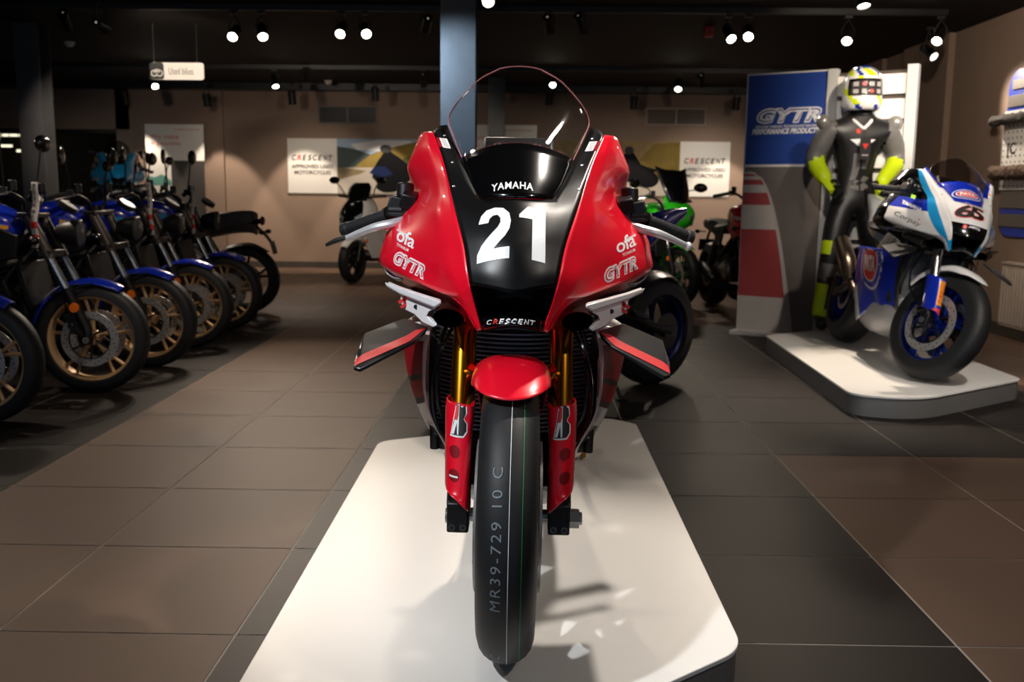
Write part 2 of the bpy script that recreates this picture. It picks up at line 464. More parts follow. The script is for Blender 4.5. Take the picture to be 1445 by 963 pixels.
S1 = [  # px, py, depth, target, watts, label
 (328, 52, Y1, (-2.3, 5.2, .5), 170, 'lit black spotlight, left one of the pair above the row of blue motorcycles'),
 (371, 52, Y1, (-1.2, 5.5, 0), 202, 'lit black spotlight, right one of the pair above the row of blue motorcycles'),
 (480, 48, Y1, (-1.6, 4.6, 0), 80, 'lit black spotlight left of the blue-lit column, left one of the pair'),
 (517, 48, Y1, (-.2, 4.4, .2), 80, 'lit black spotlight left of the blue-lit column, right one of the pair'),
 (689, 2, 6.6, (.2, 2.5, .4), 202, 'lit spotlight cut off by the top edge of the photo above the windscreen'),
 (1032, 55, Y1, (2.2, 5.9, .4), 60, 'lit spotlight right beside the small red call point on the ceiling'),
 (1056, 52, Y1, (1.1, 4.6, 0), 80, 'double bright lit spotlight second to the right of the red call point'),
 (1195, 58, Y1, (1.6, 5.5, .1), 60, 'lit spotlight above the helmet of the leather-suited mannequin'),
 (1322, 58, Y1, (2.3, 7.0, 1.2), 60, 'lit spotlight at the right end of the near track, beside the taupe wall'),
 (1219, 8, 6.2, (2.2, 5.6, .5), 330, 'lit spotlight at the top edge above the slatwall display'),
 (219, 122, Y2, (-3.2, 9.5, .3), 67, 'lit spotlight directly below the hanging used bikes sign'),
 (389, 122, Y2, (-2.2, 10.5, 0), 148, 'lit spotlight on the far track between the used bikes sign and the vent'),
 (780, 120, Y2, (.2, 9.0, 0), 81, 'lit spotlight seen just through the right edge of the clear windscreen'),
 (957, 126, Y2, (1.4, 9.6, .2), 94, 'lit spotlight on the far track above the white wall vent'),
]
for px, py, Y, tg, wt, lb in S1: spot(lb, at(px, py, Y), tg, wt, 58, WARM)
S3 = [(72, 146, 13.35, 93, 'small can spotlight lighting the wall beside the left column'), (293, 149, 13.55, 136, 'small can spotlight above the we make it possible poster at left'),
      (530, 141, 13.55, 165, 'small can spotlight over the left motorcycle poster and dark vent'), (413, 146, 13.55, 150, 'small can spotlight above the left Crescent lettering'.replace('Crescent', 'used motorcycles')),
      (775, 147, 13.55, 108, 'lower lit spotlight seen through the clear windscreen'), (894, 153, 13.5, 157, 'small can spotlight left of the white wall vent'),
      (1038, 154, 13.5, 144, 'small can spotlight just left of the blue display board'), (178, 146, 13.55, 121, 'small can spotlight over the dark window at far left')]
for px, py, Y, wt, lb in S3:
    p = at(px, py, Y); spot(lb, p, (p.x, p.y+.35, p.z-1.0), wt, 62, WARM, lens=px in (72, 293, 775, 894, 1038), r=.05, blend=.35)
# spotlights turned to the back of the room: their lenses face away from the camera
for px, py, Y, tg, wt, lb in ((95, 38, Y1, (-4.6, 11.5, .3), 184, 'unlit looking dark spotlight above the left column'), (150, 40, Y1-.5, tuple(at(255, 102, 9.2)), 184, 'dark tilted spotlight right of the left column'),
      (600, 42, Y1, (-1.9, 12.4, .7), 184, 'dark spotlight tilted away just left of the blue-lit column'), (776, 42, Y1, (.9, 12.5, .3), 184, 'dark tilted spotlight above the windscreen, left one of the pair'),
      (823, 42, Y1, (1.7, 11.5, .3), 184, 'dark tilted spotlight above the windscreen, right one of the pair'), (432, 112, Y2, (-3.1, 14.2, .9), 110, 'small dark spotlight turned to the wall right of the lit far one'),
      (990, 120, Y2, (2.6, 14.2, .9), 123, 'small dark spotlight turned to the right motorcycle poster'), (1318, 80, Y1+.5, (3.93, 7.6, 1.5), 154, 'dark can spotlight against the right taupe wall'),
      (598, 120, Y2, (-1.3, 14.2, .6), 92, 'small dark spotlight on the far track left of the blue-lit column')):
    spot(lb, at(px, py, Y), tg, wt, 60, WARM, lens=False)
# unseen spotlights outside the frame, with copied fixtures, over the red motorcycle and beyond
for p, tg, wt, c, an, lb in (((-1.35, .75, 2.37), (-.06, 2.25, .86), 345, (.92, .96, 1), 50, 'spotlight on the front track shining on the red motorcycle from the left'),
      ((.72, 2.62, 2.37), (.1, 2.25, .5), 210, NEUT, 58, 'spotlight straight above the red motorcycle'),
      ((-.95, 4.1, 2.37), (-.2, 2.7, .4), 90, NEUT, 48, 'spotlight above the left rear of the red motorcycle'),
      ((1.6, .9, 2.37), (.2, 2.3, .7), 70, NEUT, 60, 'spotlight on the front track shining on the red motorcycle from the right'),
      ((-2.2, 1.0, 2.37), (-1.6, 3.2, 0), 45, NEUT, 80, 'spotlight on the front track lighting the beige aisle'),
      ((2.6, 2.2, 2.37), (2.2, 3.4, 0), 80, WARM, 90, 'spotlight lighting the beige floor at the right'),
      ((2.2, 3.3, 2.37), (2.2, 5.4, .7), 300, NEUT, 50, 'spotlight shining on the blue race motorcycle'),
      ((-1.15, 5.6, 2.37), (-.53, 7.47, 1.85), 420, (.55, .76, 1), 34, 'added cool white spotlight in place of daylight on the middle column'),  # lamp added to give the column its bluish daylight
      ((-1.3, 4.26, 2.37), (-2.5, 5.9, .45), 110, WARM, 62, 'added unseen spotlight on the middle track brightening the row of blue motorcycles'),  # added lamp, lifts the blue mudguards and bronze rims
      ((1.35, 4.25, 2.37), (2.35, 7.2, 1.35), 200, NEUT, 26, 'added unseen spotlight on the middle track brightening the mannequin'),  # added lamp, unseen, brightens the suit
      ((3.2, 4.25, 2.37), (2.86, 7.5, 1.75), 620, NEUT, 22, 'added unseen spotlight on the middle track brightening the white slatwall'),  # added lamp, unseen, brightens the slats beside the helmet
      ((2.3, 5.5, 2.44), (3.9, 8.7, 1.5), 300, WARM, 80, 'added unseen spotlight brightening the right taupe wall'),  # wide lamp added because the wall came out too dark
      ((-3.6, 5.5, 2.44), (-2.4, 4.4, .4), 150, WARM, 80, 'spotlight above the row of blue motorcycles')):
    spot(lb, p, tg, wt, an, c)
# daylight of the street behind the camera
wd = bpy.data.worlds.new('sky'); SC.world = wd; wd.use_nodes = True
bg = wd.node_tree.nodes['Background']; bg.inputs[0].default_value = (.50, .70, 1.0, 1); bg.inputs[1].default_value = 1.2

# ---------------------------------------------------------------- ceiling bits
for px, py, lb in ((98, 62, 'small white smoke detector on the ceiling right of the left column'), (463, 116, 'small white smoke detector on the ceiling above the dark vent')):
    p = atz(px, py, CEIL-.02); d = empty('smoke_detector', (p.x, p.y, CEIL)); tag(d, lb, 'smoke detector', 'smoke detectors on the ceiling')
    MB().lathe([(.0005, -.05), (.028, -.048), (.042, -.03), (.045, -.018), (.055, -.016), (.055, 0)], n=20).build('sensor_dome', M_white, d)
p = atz(1000, 46, CEIL-.05); d = empty('call_point', (p.x, p.y, CEIL)); tag(d, 'small red fire alarm box on the dark ceiling', 'alarm')
MB().box((0, 0, -.045), (.075, .05, .09)).build('case', mat('alarm_red', (150, 20, 18), rough=.4, noise=.03), d, bevel=.005)
MB().cyl((0, -.026, -.045), (0, -.03, -.045), .02).build('button', mat('alarm_dark_red', (110, 14, 14), rough=.4, noise=.03), d)
# hanging sign
c0, c1 = at(211, 88, 9.2), at(288, 113, 9.2)
sg = empty('hanging_sign', (c0+c1)/2); tag(sg, 'small white used bikes sign hanging from the ceiling', 'sign')
W_, H_ = c1.x-c0.x, c0.z-c1.z
def rrect(w, h, r, n=5):
    out = []
    for cx, cy, a in ((w/2-r, h/2-r, 0), (-w/2+r, h/2-r, 90), (-w/2+r, -h/2+r, 180), (w/2-r, -h/2+r, 270)):
        for k in range(n+1):
            t = R(a+90*k/n); out.append((cx+r*math.cos(t), cy+r*math.sin(t)))
    return out
MB().prism([(x, 0, z) for x, z in rrect(W_, H_, .025)], (0, .012, 0)).build('board', M_paper, sg)
k = MB().prism([(x-W_*.37, -.003, z) for x, z in rrect(W_*.26, H_*.98, .022)], (0, .003, 0)); k.build('dark_panel', M_ink, sg)
ic = MB()
for x in (-.42, -.32): ic.tube([(W_*x+.026*math.cos(2*PI*q/16), -.005, -.02+.026*math.sin(2*PI*q/16)) for q in range(16)], .005, 5, closed=True)
ic.tube([(-W_*.42, -.005, -.02), (-W_*.38, -.005, .012), (-W_*.34, -.005, .012), (-W_*.32, -.005, -.02)], .006, 5)
ic.build('motorcycle_symbol', M_paper, sg)
tx = MB(); flat_text(tx, 'Used bikes', (W_*.08, -.003, 0), (1, 0, 0), (0, 0, 1), W_*.46, .062, bold=.0); tx.build('lettering', mat('grey_ink', (110, 104, 98), rough=.6, noise=.03), sg, smooth=0)
for x in (-W_*.42, W_*.38): MB().cyl((x, .006, H_/2), (x, .006, CEIL-sg.location.z), .002, 6).build('hanging_wire', M_alu, sg)

# ---------------------------------------------------------------- wall vents, posters, banners
def wall_rect(px0, py0, px1, py1, Y): return at(px0, py0, Y), at(px1, py1, Y)
for (x0, y0, x1, y1), mt, sl, lb, dk in (((448, 149, 533, 176), M_alu, M_black, 'rectangular dark ventilation grille on the wall above the left poster', 0), ((912, 152, 996, 178), M_paper, M_paper, 'rectangular pale ventilation grille on the wall above the right poster', 1)):
    c0, c1 = wall_rect(x0, y0, x1, y1, WY-.02); w_, h_ = c1.x-c0.x, c0.z-c1.z
    v = empty('wall_vent', ((c0.x+c1.x)/2, WY, (c0.z+c1.z)/2)); tag(v, lb, 'vent', 'ventilation grilles on the back wall')
    fr = MB()
    for z in (-1, 1): fr.box((0, -.02, z*(h_/2-.012)), (w_, .04, .024))
    for x in (-1, 0, 1): fr.box((x*(w_/2-.012), -.02, 0), (.024, .038, h_))
    fr.build('frame', mat('grey_vent_frame', (120, 110, 102), rough=.5, noise=.03) if not dk else mat('pale_vent_frame', (150, 136, 124), rough=.5, noise=.03), v)
    s_ = MB()
    for q in range(8): s_.box((0, -.014, -h_/2+.03+q*(h_-.06)/7), (w_-.04, .012, .006 if not dk else .016), (R(35), 0, 0))
    s_.box((0, -.003, 0), (w_-.03, .004, h_-.03))
    s_.build('louvre_grille', M_black if not dk else mat('pale_louvre', (112, 100, 92), rough=.5, noise=.03), v)

def poly(mb, pts, o, sx, sz, lift):
    "flat polygon in unit poster coordinates (0..1, 0..1)"
    vs, fs = shape_uv(pts); mb.add([o+V((p.x*sx, -lift, p.y*sz)) for p in vs], fs)
def blob(cx, cy, rx, ry, n=14, seed=0, jag=.18):
    rn = random.Random(seed); return [(cx+rx*(1+rn.uniform(-jag, jag))*math.cos(2*PI*k/n), cy+ry*(1+rn.uniform(-jag, jag))*math.sin(2*PI*k/n)) for k in range(n)]
PM = {k: mat('print_'+k, c, rough=.75, spec=.1, noise=nz, scale=sc_) for k, (c, nz, sc_) in dict(
    sky=((150, 172, 196), .06, 2), cloud=((214, 216, 216), .05, 3), ridge=((72, 82, 84), .2, 5), ochre=((128, 110, 58), .3, 6), grassy=((84, 86, 44), .3, 9), scree=((150, 128, 92), .35, 8),
    road=((168, 160, 150), .06, 4), roaddark=((92, 92, 92), .12, 7), verge=((120, 108, 84), .2, 9), rider=((14, 15, 18), .3, 30), riderblue=((24, 36, 72), .2, 25), riderred=((120, 30, 26), .2, 20), helmet=((60, 62, 66), .2, 20), yellow=((190, 150, 30), .1, 9)).items()}
def crescent(mb, mbr, c, wid, hgt, u=(1, 0, 0), w=(0, 0, 1), lift=.004, wide=True):
    "wide italic capitals with the second letter in red"
    c = V(c); u = V(u).normalized(); w = V(w).normalized()
    n = 8; cw = wid/n
    for i, ch in enumerate('CRESCENT'):
        flat_text(mbr if i == 1 else mb, ch, c+u*(-wid/2+cw*(i+.5)), u, w, cw*.86, hgt, lift, bold=.025, shear=.22)
def poster(px0, py0, px1, py1, flip, lb):
    c0, c1 = at(px0, py0, WY-.03), at(px1, py1, WY-.03); w_, h_ = c1.x-c0.x, c0.z-c1.z
    p = empty('wall_poster', ((c0.x+c1.x)/2, WY, c1.z)); tag(p, lb, 'poster', 'approved used motorcycle posters')
    MB().box((0, -.0125, h_/2), (w_, .025, h_)).build('board', M_paper, p)
    wt = (at(475, 200, WY).x-at(405, 200, WY).x); pw = w_-wt
    o = V((-w_/2+(0 if flip else wt), -.025, 0))
    ph = empty('photo_print', (0, 0, 0), parent=p)
    def lay(key, pts, l, nm):
        m_ = MB(); poly(m_, pts, o, pw, h_, l*.0006); m_.build(nm, PM[key], ph, smooth=0)
    if not flip:
        lay('sky', [(0, 0), (1, 0), (1, 1), (0, 1)], 1, 'printed_sky')
        lay('cloud', [(.1, .9), (.3, .98), (.55, .97), (.6, .84), (.35, .78), (.15, .8)], 2, 'printed_cloud')
        lay('ridge', [(0, .45), (0, .86), (.12, .82), (.25, .72), (.4, .7), (.5, .45)], 3, 'printed_ridge')
        lay('ochre', [(.12, .47), (.25, .72), (.4, .84), (.55, .93), (.75, 1), (1, 1), (1, .45)], 4, 'printed_hill')
        lay('grassy', [(.4, .47), (.5, .66), (.62, .75), (.8, .72), (1, .8), (1, .47)], 5, 'printed_meadow')
        lay('road', [(0, 0), (1, 0), (1, .42), (.6, .46), (.32, .48), (.1, .48), (0, .46)], 6, 'printed_road')
        lay('verge', [(0, .25), (.17, .36), (.22, .42), (0, .48)], 7, 'printed_verge')
        lay('rider', [(.26, .3), (.28, .5), (.31, .62), (.34, .72), (.35, .78), (.39, .8), (.42, .74), (.46, .68), (.5, .6), (.56, .5), (.58, .32), (.52, .2), (.46, .1), (.4, .04), (.34, .08), (.3, .2)], 8, 'printed_rider')
        lay('riderblue', [(0.240, .38), (0.280, .5), (0.360, .5), (0.420, .36), (0.340, .3)], 9, 'printed_fairing')
        lay('rider', blob(.38, .14, .09, .12, 16, 3, .04), 8.5, 'printed_wheel')
        lay('helmet', blob(.365, .82, .045, .075, 14, 5, .05), 10, 'printed_helmet')
        lay('rider', [(.56, .12), (.55, .4), (.58, .55), (.6, .7), (.63, .8), (.66, .84), (.69, .8), (.71, .66), (.74, .5), (.75, .3), (.72, .1), (.64, .02)], 8, 'printed_second_rider'); lay('helmet', blob(.655, .86, .03, .06, 12, 8, .05), 10, 'printed_second_helmet')
    else:
        lay('scree', [(0, 0), (1, 0), (1, 1), (0, 1)], 1, 'printed_slope')
        lay('road', [(0, 0), (1, 0), (1, .3), (.6, .36), (.3, .32), (0, .3)], 2, 'printed_road')
        lay('ochre', [(.62, .36), (.7, .7), (.8, .95), (1, .98), (1, .3)], 1.5, 'printed_hill')
        lay('rider', [(.42, .3), (.45, .42), (.47, .56), (.52, .66), (.56, .74), (.6, .8), (.64, .8), (.67, .7), (.7, .58), (.77, .52), (.83, .48), (.8, .42), (.76, .4), (.74, .3), (.66, .24), (.56, .26), (.48, .24)], 4, 'printed_rider')
        lay('rider', blob(.50, .26, .09, .16, 16, 3, .04), 3, 'printed_wheel'); lay('rider', blob(.76, .3, .085, .15, 16, 4, .04), 3.4, 'printed_rear_wheel')
        lay('helmet', blob(.61, .83, .035, .075, 12, 5, .04), 5, 'printed_helmet'); lay('riderred', blob(.54, .5, .05, .08, 9, 6, .2), 5, 'printed_tank')
    cx = (w_/2-wt/2) if flip else (-w_/2+wt/2)
    a_, b_ = MB(), MB()
    crescent(a_, b_, (cx, -.026, h_*.65), wt*.84, h_*.10)
    for tt, zz, ww in (('APPROVED USED', .49, .84), ('MOTORCYCLES', .38, .73)): flat_text(a_, tt, (cx, -.026, h_*zz), (1, 0, 0), (0, 0, 1), wt*ww, h_*.068, .004, bold=.015)
    ft = a_.build('lettering', mat('dark_brown_ink', (52, 46, 44), rough=.5, noise=.03), p, smooth=0); b_.build('red_letter', M_redink, ft, smooth=0)
poster(405, 195, 664, 275, False, 'long wall poster at left, white approved used panel beside a mountain road photo')
poster(776, 198, 1028, 278, True, 'long wall poster at right, dirt slope rider photo beside a white approved used panel')
# white pull-up style posters with red lettering
def slogan(px0, py0, px1, py1, Y, lb, low, thick=.03):
    c0, c1 = at(px0, py0, Y), at(px1, py1, Y); w_, h_ = c1.x-c0.x, c0.z-c1.z
    p = empty('slogan_banner', ((c0.x+c1.x)/2, Y, 0)); tag(p, lb, 'banner', 'we make it possible banners'); z0 = c1.z
    MB().box((0, thick/2, z0+h_/2), (w_, thick, h_)).build('board', M_paper, p)
    s_ = MB(); wb = min(w_, .95)
    for tt, zz, ww in (('We make', .66, .5), ('it possible', .46, .53)): flat_text(s_, tt, (-w_/2+w_*(.09+ww/2)*.98, 0, z0+h_*zz), (1, 0, 0), (0, 0, 1), w_*ww*.98, h_*.13, .004, bold=.0)
    for q_ in range(14): s_.box((w_*.03+w_*.4*q_/13, -.004, z0+h_*.86), (w_*.019, .001, h_*(.02+.014*(q_ % 3 == 0))))
    s_.build('lettering', mat('salmon_ink', (214, 92, 84), rough=.5, noise=.03), p, smooth=0)
    q = MB().box((0, thick/2, z0/2), (w_*.98, thick*.8, z0))
    q.build('stand_panel', mat('charcoal_board', (58, 54, 52), rough=.6, noise=.05), p)
    if low:
        q = MB(); q.box((-w_*.28, -.004, z0-.2), (w_*.42, .006, .5)); q.build('white_print', M_paper, p)
        q = MB(); vs, fs = shape_uv([(0, 0), (1, 0), (1, .3), (.6, .7), (.3, .5), (0, .6)]); q.add([V((-w_*.48+p_.x*w_*.4, -.009, z0-.35+p_.y*.22)) for p_ in vs], fs)
        q.build('teal_print', mat('teal_ink', (96, 150, 140), rough=.5, noise=.1, scale=5), p, smooth=0)
slogan(204, 175, 288, 227, 14.0, 'white we make it possible banner behind the row of blue motorcycles', True)
slogan(664, 176, 757, 232, 14.0, 'white we make it possible banner seen through the clear windscreen', False)

# ---------------------------------------------------------------- display stages
def stage(name, pts, lb, rnd):
    # pts: plan outline counter-clockwise, rounded corners
    out = []
    n = len(pts)
    for i in range(n):
        p = V((*pts[i], 0)); a = V((*pts[i-1], 0)); b_ = V((*pts[(i+1) % n], 0)); r = rnd[i]
        d0 = (a-p).normalized(); d1 = (b_-p).normalized()
        s, e = p+d0*r, p+d1*r
        for k in range(9):
            t = k/8; out.append(s*(1-t)**2+p*2*t*(1-t)+e*t*t)
    o = empty(name, (sum(p[0] for p in pts)/n, sum(p[1] for p in pts)/n, 0)); tag(o, lb, 'stage', 'white display stages'); c = V(o.location)
    top = MB().prism([q-c+V((0, 0, .103)) for q in out], (0, 0, .012)); top.build('top', M_white, o, bevel=.002)
    cen = sum(out, V())/len(out)
    sd = MB(); ins = [cen+(q-cen)*.993-c for q in out]
    N = len(ins); sd.add([q+V((0, 0, .002)) for q in ins]+[q+V((0, 0, .103)) for q in ins], [(k, (k+1) % N, N+(k+1) % N, N+k) for k in range(N)])
    sd.build('skirt', mat('brushed_steel_skirt', (132, 130, 128), rough=.42, metal=.35, noise=.05, scale=50), o, smooth=50)
    return o
stage('display_stage', [(-.57, 1.45), (-.34, 1.33), (.49, 2.02), (.49, 4.14), (.36, 4.26), (-.58, 3.78)], 'white display stage carrying the red motorcycle', [.05, .08, .07, .03, .08, .06])
stage('display_stage', [(1.66, 4.86), (1.95, 4.74), (2.76, 5.33), (2.76, 7.08), (2.3, 7.3), (1.73, 6.95)], 'white display stage carrying the blue race motorcycle', [.1, .2, .06, .08, .1, .05])
# ================================================================ sport motorcycles
M_rub = mat('tyre_rubber', (27, 28, 30), rough=.55, noise=.18, scale=14, bump=.1, spec=.4)
M_blk = mat('satin_black_plastic', (14, 14, 15), rough=.42, noise=.1, scale=12)
M_gblk = mat('gloss_black_paint', (7, 7, 8), rough=.16, coat=.8, noise=.05)
M_mblk = mat('matte_black_paint', (9, 9, 10), rough=.36, spec=.35, noise=.05, scale=8)
M_carb = mat('carbon_fibre', (26, 26, 27), rough=.3, coat=.3, noise=.35, scale=160)
M_chr = mat('polished_chrome', (215, 215, 218), rough=.22, metal=1, noise=.03, scale=15)
M_sil = mat('cast_aluminium', (168, 168, 168), rough=.34, metal=.9, noise=.08, scale=30)
M_steel2 = mat('brake_disc_steel', (176, 174, 172), rough=.36, metal=.6, noise=.1, scale=60)
M_gold = mat('gold_anodised', (222, 148, 36), rough=.2, metal=1, noise=.03, scale=25)
M_red = mat('red_fairing_paint', (236, 14, 42), rough=.3, coat=.7, noise=.015, scale=3)
M_dred = mat('dark_red_paint', (130, 10, 20), rough=.45, spec=.25, noise=.03)
M_wpaint = mat('white_fairing_paint', (232, 232, 232), rough=.25, coat=.7, noise=.015)
M_decal = mat('white_decal', (240, 240, 240), rough=.4, noise=.01)
M_blue = mat('racing_blue_paint', (18, 44, 172), rough=.22, coat=.9, noise=.03)
M_lblue = mat('light_blue_paint', (30, 150, 214), rough=.25, coat=.8, noise=.03)
M_eng = mat('dark_engine_casting', (34, 33, 33), rough=.45, metal=.5, noise=.15, scale=30)
M_tit = mat('titanium', (150, 134, 118), rough=.3, metal=1, noise=.1, scale=20)
M_seat = mat('black_seat_vinyl', (20, 19, 19), rough=.6, noise=.12, scale=40, bump=.15)
M_clear = glass('clear_windscreen', (.94, .95, .95))
M_smoke = glass('smoked_windscreen', (.62, .61, .60))
M_pinkedge = mat('pink_screen_edge', (196, 128, 128), rough=.2, coat=.5, noise=.03)
M_fin = mat('radiator_fin', (128, 130, 136), rough=.45, metal=.3, noise=.1, scale=50)
M_bronze = mat('bronze_wheel', (196, 160, 114), rough=.38, metal=.35, noise=.06, scale=25)
M_bluewheel = mat('blue_anodised_wheel', (20, 56, 170), rough=.22, metal=.7, noise=.05, scale=20)
M_orange = mat('orange_reflector', (226, 110, 20), rough=.25, coat=.5, noise=.08, scale=120)
M_brass = mat('brass', (170, 130, 60), rough=.3, metal=1, noise=.06, scale=30)
M_green = mat('lime_green_paint', (44, 190, 30), rough=.25, coat=.7, noise=.03)

HM = Matrix.Translation(V((-.034, 2.0, .116))) @ Matrix.Rotation(.0117, 4, 'Y')
HI = HM.inverted()
def h(px, py, y):
    "local point of the red motorcycle: px, py measured on its front view, y its distance behind the front axle"
    d = HI.to_3x3() @ ray(px, py); c = HI @ CAMP
    return c+d*((y-c.y)/d.y)
def hs(*pts): return [h(*p) for p in pts]
def mx(p): return V((-p.x, p.y, p.z))

def wheel(root, name, cy, cz, Rt, wt, rimm, rr=None, spokes=5, discs=2, dr=.16, tyrem=None, prof=1.0, dx=.062, fat=.012, holes=True, detail=1):
    "rim (part) with tyre and brake discs (sub-parts); axle along x"
    rr = rr or Rt-.085*Rt/.3; c = (0, cy, cz); hw = wt*.36
    m = MB()
    m.lathe([(rr-.022, -hw*.86), (rr-.006, -hw*1.02), (rr+.008, -hw), (rr, -hw*.8), (rr-.012, -hw*.5), (rr-.014, hw*.5), (rr, hw*.8), (rr+.008, hw), (rr-.006, hw*1.02), (rr-.022, hw*.86), (rr-.026, hw*.4), (rr-.026, -hw*.4)], c, (1, 0, 0), 48 if detail else 28, closed=True)
    m.lathe([(.012, -.05), (.034, -.05), (.04, -.03), (.03, 0), (.04, .03), (.034, .05), (.012, .05)], c, (1, 0, 0), 20)
    for k in range(spokes):
        a = 2*PI*k/spokes+.3
        for s in (-1, 1):
            e = a+s*.17*(5/spokes)
            p = lambda r_, t, x=0: V((x, cy+r_*math.cos(t), cz+r_*math.sin(t)))
            m.tube([p(.03, a), p(rr*.45, a+s*.06*(5/spokes)), p(rr-.018, e)], [fat*1.5, fat, fat*1.15], 6, 2)
    rim = m.build(name, rimm, root, smooth=40)
    t = MB(); pr = []
    N = 13
    for i in range(N):
        a = PI*(i/(N-1)); x = -math.cos(a)*wt/2; q = math.sin(a)
        pr.append((rr-.004+(Rt-rr+.004)*(q**(.62 if prof >= 1 else prof)), x))
    pr += [(rr-.012, wt*.30), (rr-.012, -wt*.30)]
    t.lathe(pr, c, (1, 0, 0), 72 if detail else 36, closed=True)
    ty = t.build('tyre', tyrem or M_rub, rim, smooth=60)
    for s in ((-1, 1) if discs == 2 else ((-1,) if discs == 1 else ())):
        d = MB(); x = s*dx
        d.lathe([(dr*.70, x-.0025), (dr, x-.0025), (dr, x+.0025), (dr*.70, x+.0025)], c, (1, 0, 0), 48, closed=True)
        d.m = 1
        for k in range(6):
            a = k*PI/3+.2; d.bar((x, cy+.032*math.cos(a), cz+.032*math.sin(a)), (x, cy+dr*.72*math.cos(a+.3), cz+dr*.72*math.sin(a+.3)), .012, .006, up=(1, 0, 0))
        d.lathe([(dr*.70, x-.004), (dr*.74, x-.004), (dr*.74, x+.004), (dr*.70, x+.004)], c, (1, 0, 0), 40, closed=True)
        if holes:
            for k in range(36):
                a = 2*PI*k/36; r_ = dr*(.79, .86, .93)[k % 3]
                d.cyl((x-.0032, cy+r_*math.cos(a), cz+r_*math.sin(a)), (x+.0032, cy+r_*math.cos(a), cz+r_*math.sin(a)), dr*.028, 6)
        d.build('brake_disc', [M_steel2, M_blk], rim, smooth=40)
    return rim

def steer_matrix(ang, foot=V((0, -.10, 0)), rake=24.0):
    "turn of the steering about the raked head axis"
    ax = V((0, math.sin(R(rake)), math.cos(R(rake))))
    return Matrix.Translation(foot) @ Matrix.Rotation(ang, 4, ax) @ Matrix.Translation(-foot)

class Deco:
    "decals collected per colour onto one panel, built as its children"
    def __init__(s): s.d = {}
    def mb(s, k): return s.d.setdefault(k, MB())

# ---- control rows (right-hand side of the machine = left in the photo), row by row from the screen down to the nose
CH = [
 [(611,186,.30),(604,186,.322),(598,187,.36),(593,192,.42),(598,200,.52)],
 [(619,207,.245),(607,207,.275),(592,209,.345),(582,218,.43),(588,224,.53)],
 [(625,225,.20),(611,228,.24),(592,229,.335),(576,236,.44),(580,243,.55)],
 [(632,253,.135),(617,257,.19),(601,255,.295),(584,256,.43),(580,260,.55)],
 [(637,276,.09),(621,279,.14),(604,276,.25),(588,273,.41),(584,277,.53)],
 [(643,300,.05),(620,302,.10),(596,299,.225),(572,296,.385),(574,294,.51)],
 [(651,330,.005),(625,334,.06),(588,330,.195),(549,325,.36),(552,323,.48)],
 [(656,352,-.02),(631,357,.03),(590,355,.165),(542.5,347,.345),(546,348,.48)],
 [(660,380,-.045),(638,388,-.01),(602,384,.12),(541,372,.33),(544,376,.48)],
 [(663,401,-.055),(648,412,-.03),(622,411,.05),(572,392,.24),(568,400,.42)],
 [(666,415,-.054),(655,424,-.035),(642,419,.0),(617,409,.10),(606,414,.34)],
 [(671,434,-.05),(665,440,-.037),(660,442,-.02),(652,432,.0),(640,440,.24)],
 [(680,466,-.04),(677,467,-.036),(674,467,-.03),(670,462,-.02),(668,462,.2)]]
PL = [  # front plate: edge, screen edge, centre
 [(611,186,.30),(631,177,.335),None],[(618,205,.25),(640,200,.272),None],[(625,225,.20),(651,224,.214),None],[(632,253,.135),(663,255,.125),None],
 [(637,276,.09),(676,280,.068),(722,281,.034)],[(643,300,.05),(680,300,.024),(722,300,.0)],[(651,330,.005),(686,330,-.022),(722,330,-.036)],
 [(656,352,-.02),(690,352,-.046),(722,352,-.06)],[(660,380,-.045),(691,384,-.07),(722,386,-.08)],[(663,401,-.055),(692,407,-.078),(722,413,-.09)]]
WS = [((677,279,.074),(722,279,.032)),((664,256,.125),(722,250,.078)),((652,223,.212),(722,203,.162)),((640,192,.275),(722,176,.222)),((633,170,.32),(722,152,.275)),
      ((640,152,.345),(722,132,.316)),((655,133,.37),(722,115,.35)),((678,111,.39),(722,102,.378)),((705,97,.405),(722,93.5,.40))]

def cheek_mb(mfun=None):
    m = MB(); P = [hs(*r) for r in CH]
    m.loft([r[:2] for r in P], 5, 5, mfun=mfun); m.loft([r[1:] for r in P], 5, 5, mfun=None if mfun is None else (lambda i, j: mfun(i, j+1))); return m
def plate_mb(mfun=None):
    rows = []
    for e, s, c in PL:
        E_, S_ = h(*e), h(*s)
        C_ = h(*c) if c else S_.lerp(mx(S_), .5); C_.x = 0
        rows.append([E_, S_, C_, mx(S_), mx(E_)])
    m = MB(); m.loft(rows, 5, 4, skip=lambda i, j: i < 4 and 1 < j < 3, mfun=mfun); return m
def screen_rows(i0, i1, n=12):
    out = []
    for e, c in WS[i0:i1+1]:
        E_, C_ = h(*e), h(*c); C_.x = 0; row = []
        for k in range(-n, n+1):
            t = k/n; q = 1-t*t
            p = V((abs(E_.x)*t, E_.y+(C_.y-E_.y)*q, E_.z+(C_.z-E_.z)*q)); row.append(p)
        out.append(row)
    cols = [catmull([r[j] for r in out], 4) for j in range(2*n+1)]
    return [[cols[j][i] for j in range(2*n+1)] for i in range(len(cols[0]))]

